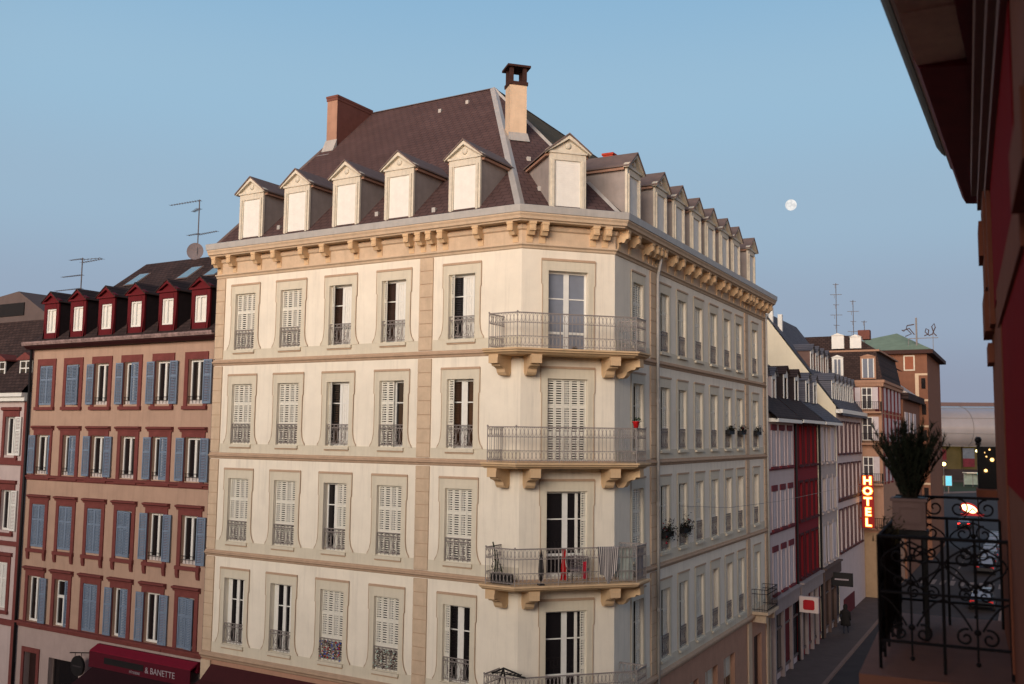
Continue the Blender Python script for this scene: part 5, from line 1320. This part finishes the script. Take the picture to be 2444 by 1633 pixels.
def drape(name, label, cat, mtl, u0, u1, zt, zb, o, fr=fC, n=10, sway=.03):
    m = MB(); vs = []; fs = []
    for j in range(9):
        t = j/8
        for i in range(n+1):
            s = i/n; vs.append((u0+(u1-u0)*s+sway*math.sin(5*t+i), -(o+.02*math.sin(s*9+3*t)), zt+(zb-zt)*t))
    fs = [(j*(n+1)+i, j*(n+1)+i+1, (j+1)*(n+1)+i+1, (j+1)*(n+1)+i) for j in range(8) for i in range(n)]
    m.add(vs, fs, 0, True); return tag(m.build(name, mtl, None, fr), label, cat)
REDCL = mat('red_cloth', srgb(196, 24, 30), .9, .3, 14)
drape('hanging_towel', 'long bright red towel hanging in front of the third balcony door', 'towel', REDCL, 1.10, 1.24, TOP-.03, FZ+.12, .80)
drape('hanging_towel', 'short red and pink towel hanging right of the long red one', 'towel', mat('pink_red_cloth', srgb(190,40,60), .9, .35, 14), 1.78, 1.92, TOP-.42, FZ+.14, .78)
drape('net_sheet', 'pale grey sheet stretched inside the right end of the third balcony railing', 'sheet', mat('pale_grey_sheet', srgb(150,158,152), .9, .18, 7), 2.96, 3.40, TOP-.03, FZ+.08, .83, sway=.01)
drape('net_sheet', 'grey blue sheet along the street side of the third balcony', 'sheet', mat('grey_blue_sheet', srgb(112,116,128), .9, .18, 7), -.28, .42, TOP-.06, FZ+.06, .83, fR, sway=.01)
t = empty('closed_parasol', fC.p(.46, .80, FZ), 'closed black garden parasol leaning on the third balcony railing', 'parasol', rz=fC.ang)
m = MB(); m.lathe((0,0,0), [(.03,.12),(.075,.2),(.095,.4),(.08,.62),(.045,.85),(.02,.98)], 10); m.build('folded_canopy', DARK, t, None)
m = MB(); m.tube([(0,0,0),(0,0,1.05)], .014, 6); m.box(-.09,.09,-.09,.09,0,.04); m.build('pole', DARK, t, None)
t = empty('garden_chair', fC.p(1.75, .42, FZ), 'grey woven garden chair with rounded back on the third balcony', 'chair', rz=fC.ang)
WOV = mat('grey_weave', srgb(120,110,112), .9, .25, 18)
m = MB(); N = 14
for k in range(N+1):
    a = math.pi*k/N; m.tube([(.30*math.cos(a),-.26*math.sin(a),.40),(.36*math.cos(a),-.30*math.sin(a),.80-.10*abs(math.cos(a)))], .016, 4)
for z, r in ((.45,.305),(.55,.32),(.65,.335),(.74,.35)): m.tube([(r*math.cos(math.pi*k/N),-r*.85*math.sin(math.pi*k/N),z) for k in range(N+1)], .018, 4)
m.build('backrest', WOV, t, None)
m = MB(); m.box(-.29,.29,-.25,.25,.36,.42); m.build('seat', WOV, t, None)
for x in (-.24,.24):
    for y in (-.2,.2): m = MB(); m.tube([(x,y,0),(x,y,.36)], .018, 5); m.build('leg', DARK, t, None)
t = empty('balcony_trough', fL.p(13.15, .66, FZ), 'dark planting trough with thin climbing stems at the left end of the third balcony', 'planter', rz=fL.ang)
m = MB(); m.box(-.26,.42,-.10,.10,.02,.30); m.build('trough', DARK, t, None)
m = MB(); rg = random.Random(5)
for P in ([(-.18,0,.3),(-.14,0,.6),(-.16,.03,.95),(-.24,.02,1.22)],[(-.1,0,.3),(-.05,.02,.7),(-.12,0,1.0)],[(.1,0,.3),(.02,.03,.6)]): m.tube(P, .022, 5)
for k in range(60):
    c0 = Vector((rg.uniform(-.3,.1),rg.uniform(-.1,.1),rg.uniform(.3,.7))); d = Vector((rg.uniform(-1,1),rg.uniform(-1,1),rg.uniform(-.2,1))).normalized()*.08; s = d.cross(Vector((0,0,1))).normalized()*.018
    m.add([tuple(c0-s),tuple(c0+s),tuple(c0+d)], [(0,1,2)])
m.build('plant', mat('dark_green_leaves', srgb(34,44,22), .9, .4, 9), t, None)
mP = mitre(FRS, None, 2, .86)
t = empty('flower_pot', (mP.x, mP.y, -.83+1.095), 'red flower pot with green plant on the right corner of the second balcony railing', 'flower pot')
m = MB(); m.lathe((0,0,0), [(.07,0),(.10,.16),(.115,.17),(.115,.20),(.09,.20)], 12); m.build('pot', REDCL, t, None)
m = MB()
for k in range(90):
    c0 = Vector((rg.gauss(.05,.07),rg.gauss(0,.07),rg.uniform(.14,.30))); d = Vector((rg.uniform(-1,1),rg.uniform(-1,1),rg.uniform(-.3,1))).normalized()*.07; s = d.cross(Vector((.1,0,1))).normalized()*.022
    m.add([tuple(c0-s),tuple(c0+s),tuple(c0+d)], [(0,1,2)])
m.build('plant', mat('green_leaves', srgb(40,62,26), .9, .35, 9), t, None)
m = MB(); m.lathe((0,0,0), [(.06,0),(.09,.02),(.09,.10),(.06,.12)], 10); o = m.build('dark_bowl', DARK, None, fC, 1.55, .6, 2.63); tag(o, 'small dark bowl on the floor of the top balcony', 'bowl')
t = empty('drying_rack', fL.p(13.2, .5, -8.15), 'dark folding drying rack sticking up at the left end of the lowest balcony', 'drying rack', rz=fL.ang)
m = MB()
for P in ([(-.35,.1,.0),(.15,.2,1.28)],[(.4,.2,0),(.15,.2,1.28)],[(-.30,.1,1.05),(.15,.2,1.28),(.7,.1,1.12)],[(.3,.25,1.14),(.9,.2,1.1)]): m.tube(P, .028, 5)
for k in range(6): m.tube([(-.2+k*.16,-.1,1.1),(-.2+k*.16,.3,1.13)], .018, 4)
m.build('frame', DARK, t, None)
def flower_box(u, z, label, big, col):
    t = empty('flower_box', fR.p(u, .10, z), label, 'flower box', 'flower boxes on the side street windows', rz=fR.ang)
    m = MB(); m.box(-.42,.42,-.08,.10,-.16,.02); m.build('box', DARK, t, None)
    m = MB(); q = MB(); n = 320 if big else 150
    for k in range(n):
        c0 = Vector((rg.gauss(0,.24), -rg.gauss(.06,.11 if big else .06), rg.gauss(.12 if big else .07,.16 if big else .07)-(.15 if big else 0)*rg.random()))
        d = Vector((rg.uniform(-1,1),rg.uniform(-1,1),rg.uniform(-.5,1))).normalized()*.10; s = d.cross(Vector((.1,.2,1))).normalized()*.03
        (q if rg.random() < (.10 if col else 0) and c0.x < .05 else m).add([tuple(c0-s),tuple(c0+s),tuple(c0+d)], [(0,1,2)])
    m.build('foliage', mat('dark_box_leaves', srgb(34,34,22), .9, .4, 9), t, None)
    if q.f: q.build('flowers', mat('red_petals', srgb(176,20,50), .8, .2, 9), t, None)
flower_box(13.0, .30, 'dark green flower box, nearest of the three on the second floor windows', False, False)
flower_box(14.95, .30, 'flower box with red blossoms, middle of the three on the second floor windows', False, True)
flower_box(17.8, .30, 'dark leafy flower box on the farthest second floor window', False, False)
flower_box(4.75, -3.40, 'large spreading plant with dark red flowers on the window beside the downpipe', True, True)
flower_box(6.76, -3.40, 'bushy plant box with bright red flowers, second window from the downpipe', True, True)
def garland(u, z, label, cols):
    t = empty('garland', fL.p(u, .03, z), label, 'garland', rz=fL.ang)
    for ci, (nm, col, em) in enumerate(cols):
        m = MB()
        for k in range(26):
            m.ball((rg.uniform(-.48,.48), rg.uniform(0,.05), rg.uniform(.10,.72)), rg.uniform(.016,.032), n=4)
        tag(m.build('baubles', mat(nm, col, .25, .2, 20, spec=.8), t, None), kind='stuff')
garland(6.04, -7.76, 'dark window garland with blue, red and green baubles on the lowest row', [('dark_tinsel', srgb(60,40,40), 0), ('blue_bauble', srgb(50,80,180), 0), ('red_bauble', srgb(190,30,40), 0), ('brown_tinsel', srgb(90,60,50), 0)])
garland(8.40, -7.76, 'silvery window garland with pale green glints on the lowest row', [('dark_tinsel', srgb(60,40,40), 0), ('silver_bauble', srgb(190,210,196), 0), ('brown_tinsel', srgb(90,60,50), 0), ('pale_tinsel', srgb(170,160,140), 0)])
# ------------------------------------------------------------------ camera, light, sky
cam = bpy.data.cameras.new('camera'); co = bpy.data.objects.new('camera', cam); COL.objects.link(co)
pit, rol = R(5.5016), R(.6924)
X0 = Vector((1,0,0)); U0 = Vector((0,-math.sin(pit),math.cos(pit))); FW = Vector((0,math.cos(pit),math.sin(pit)))
rt = X0*math.cos(rol)+U0*math.sin(rol); up = U0*math.cos(rol)-X0*math.sin(rol)
co.matrix_world = Matrix((( rt.x,up.x,-FW.x,0),(rt.y,up.y,-FW.y,0),(rt.z,up.z,-FW.z,0),(0,0,0,1)))
cam.sensor_fit = 'HORIZONTAL'; cam.sensor_width = 36; cam.lens = 2301.5*36/2444
cam.clip_end = 30000; cam.clip_start = .1
cam.dof.use_dof = True; cam.dof.focus_distance = 34; cam.dof.aperture_fstop = 1.9
SC.camera = co
SUN_AZ, SUN_EL = math.atan2(-.38, -.92), R(9)       # azimuth as atan2(x, y): low behind the camera, a little left
sd = Vector((math.sin(SUN_AZ)*math.cos(SUN_EL), math.cos(SUN_AZ)*math.cos(SUN_EL), math.sin(SUN_EL)))
sun = bpy.data.lights.new('sun', 'SUN'); so = bpy.data.objects.new('sun', sun); COL.objects.link(so)
sun.energy = 3.7; sun.angle = R(40); sun.color = (1, .91, .79)
so.rotation_euler = sd.to_track_quat('Z', 'Y').to_euler(); so.location = sd*60
w = bpy.data.worlds.new('World'); SC.world = w; w.use_nodes = True
nt = w.node_tree; bg = nt.nodes['Background']; STR_W = .12
sky = nt.nodes.new('ShaderNodeTexSky'); sky.sky_type = 'NISHITA'; sky.sun_disc = False
sky.sun_elevation = SUN_EL; sky.sun_rotation = SUN_AZ; sky.air_density = 1.0; sky.dust_density = .6; sky.ozone_density = 2.0
# the dusk half of the sky, away from the afterglow: blue above, paler, then the grey-blue earth shadow on the horizon
geo = nt.nodes.new('ShaderNodeTexCoord'); sep = nt.nodes.new('ShaderNodeSeparateXYZ'); nt.links.new(geo.outputs['Generated'], sep.inputs[0])
rmp = nt.nodes.new('ShaderNodeValToRGB'); rmp.color_ramp.interpolation = 'EASE'
mr = nt.nodes.new('ShaderNodeMapRange'); mr.inputs['From Min'].default_value = -.1; mr.inputs['From Max'].default_value = 1
nt.links.new(sep.outputs['Z'], mr.inputs['Value']); nt.links.new(mr.outputs['Result'], rmp.inputs['Fac'])
stops = [(-.1,(84,80,84)),(-.01,(136,138,154)),(.04,(145,154,174)),(.12,(152,169,190)),(.22,(155,182,204)),(.33,(153,188,213)),(.46,(138,180,212)),(.75,(104,150,196))]
els = rmp.color_ramp.elements
while len(els) < len(stops): els.new(.5)
for e, (z, c) in zip(els, stops): e.position = (z+.1)/1.1; e.color = srgb(*c)
scl = nt.nodes.new('ShaderNodeVectorMath'); scl.operation = 'SCALE'; scl.inputs['Scale'].default_value = 1/STR_W
nt.links.new(rmp.outputs['Color'], scl.inputs[0])
dot = nt.nodes.new('ShaderNodeVectorMath'); dot.operation = 'DOT_PRODUCT'; dot.inputs[1].default_value = (math.sin(SUN_AZ), math.cos(SUN_AZ), 0)
nt.links.new(geo.outputs['Generated'], dot.inputs[0])
m2 = nt.nodes.new('ShaderNodeMapRange'); m2.interpolation_type = 'SMOOTHSTEP'; m2.inputs['From Min'].default_value = -.64; m2.inputs['From Max'].default_value = -.1
nt.links.new(dot.outputs['Value'], m2.inputs['Value'])
tint = nt.nodes.new('ShaderNodeVectorMath'); tint.operation = 'MULTIPLY'; tint.inputs[1].default_value = (1.52, .98, .90); nt.links.new(sky.outputs[0], tint.inputs[0])
mix = nt.nodes.new('ShaderNodeMix'); mix.data_type = 'RGBA'
nt.links.new(m2.outputs['Result'], mix.inputs['Factor']); nt.links.new(scl.outputs['Vector'], mix.inputs['A']); nt.links.new(tint.outputs['Vector'], mix.inputs['B'])
nt.links.new(mix.outputs['Result'], bg.inputs['Color']); bg.inputs['Strength'].default_value = STR_W
SC.view_settings.view_transform = 'Standard'; SC.view_settings.look = 'None'
SC.view_settings.exposure = 0; SC.view_settings.gamma = 1
try: SC.cycles.use_denoising = True
except Exception: pass
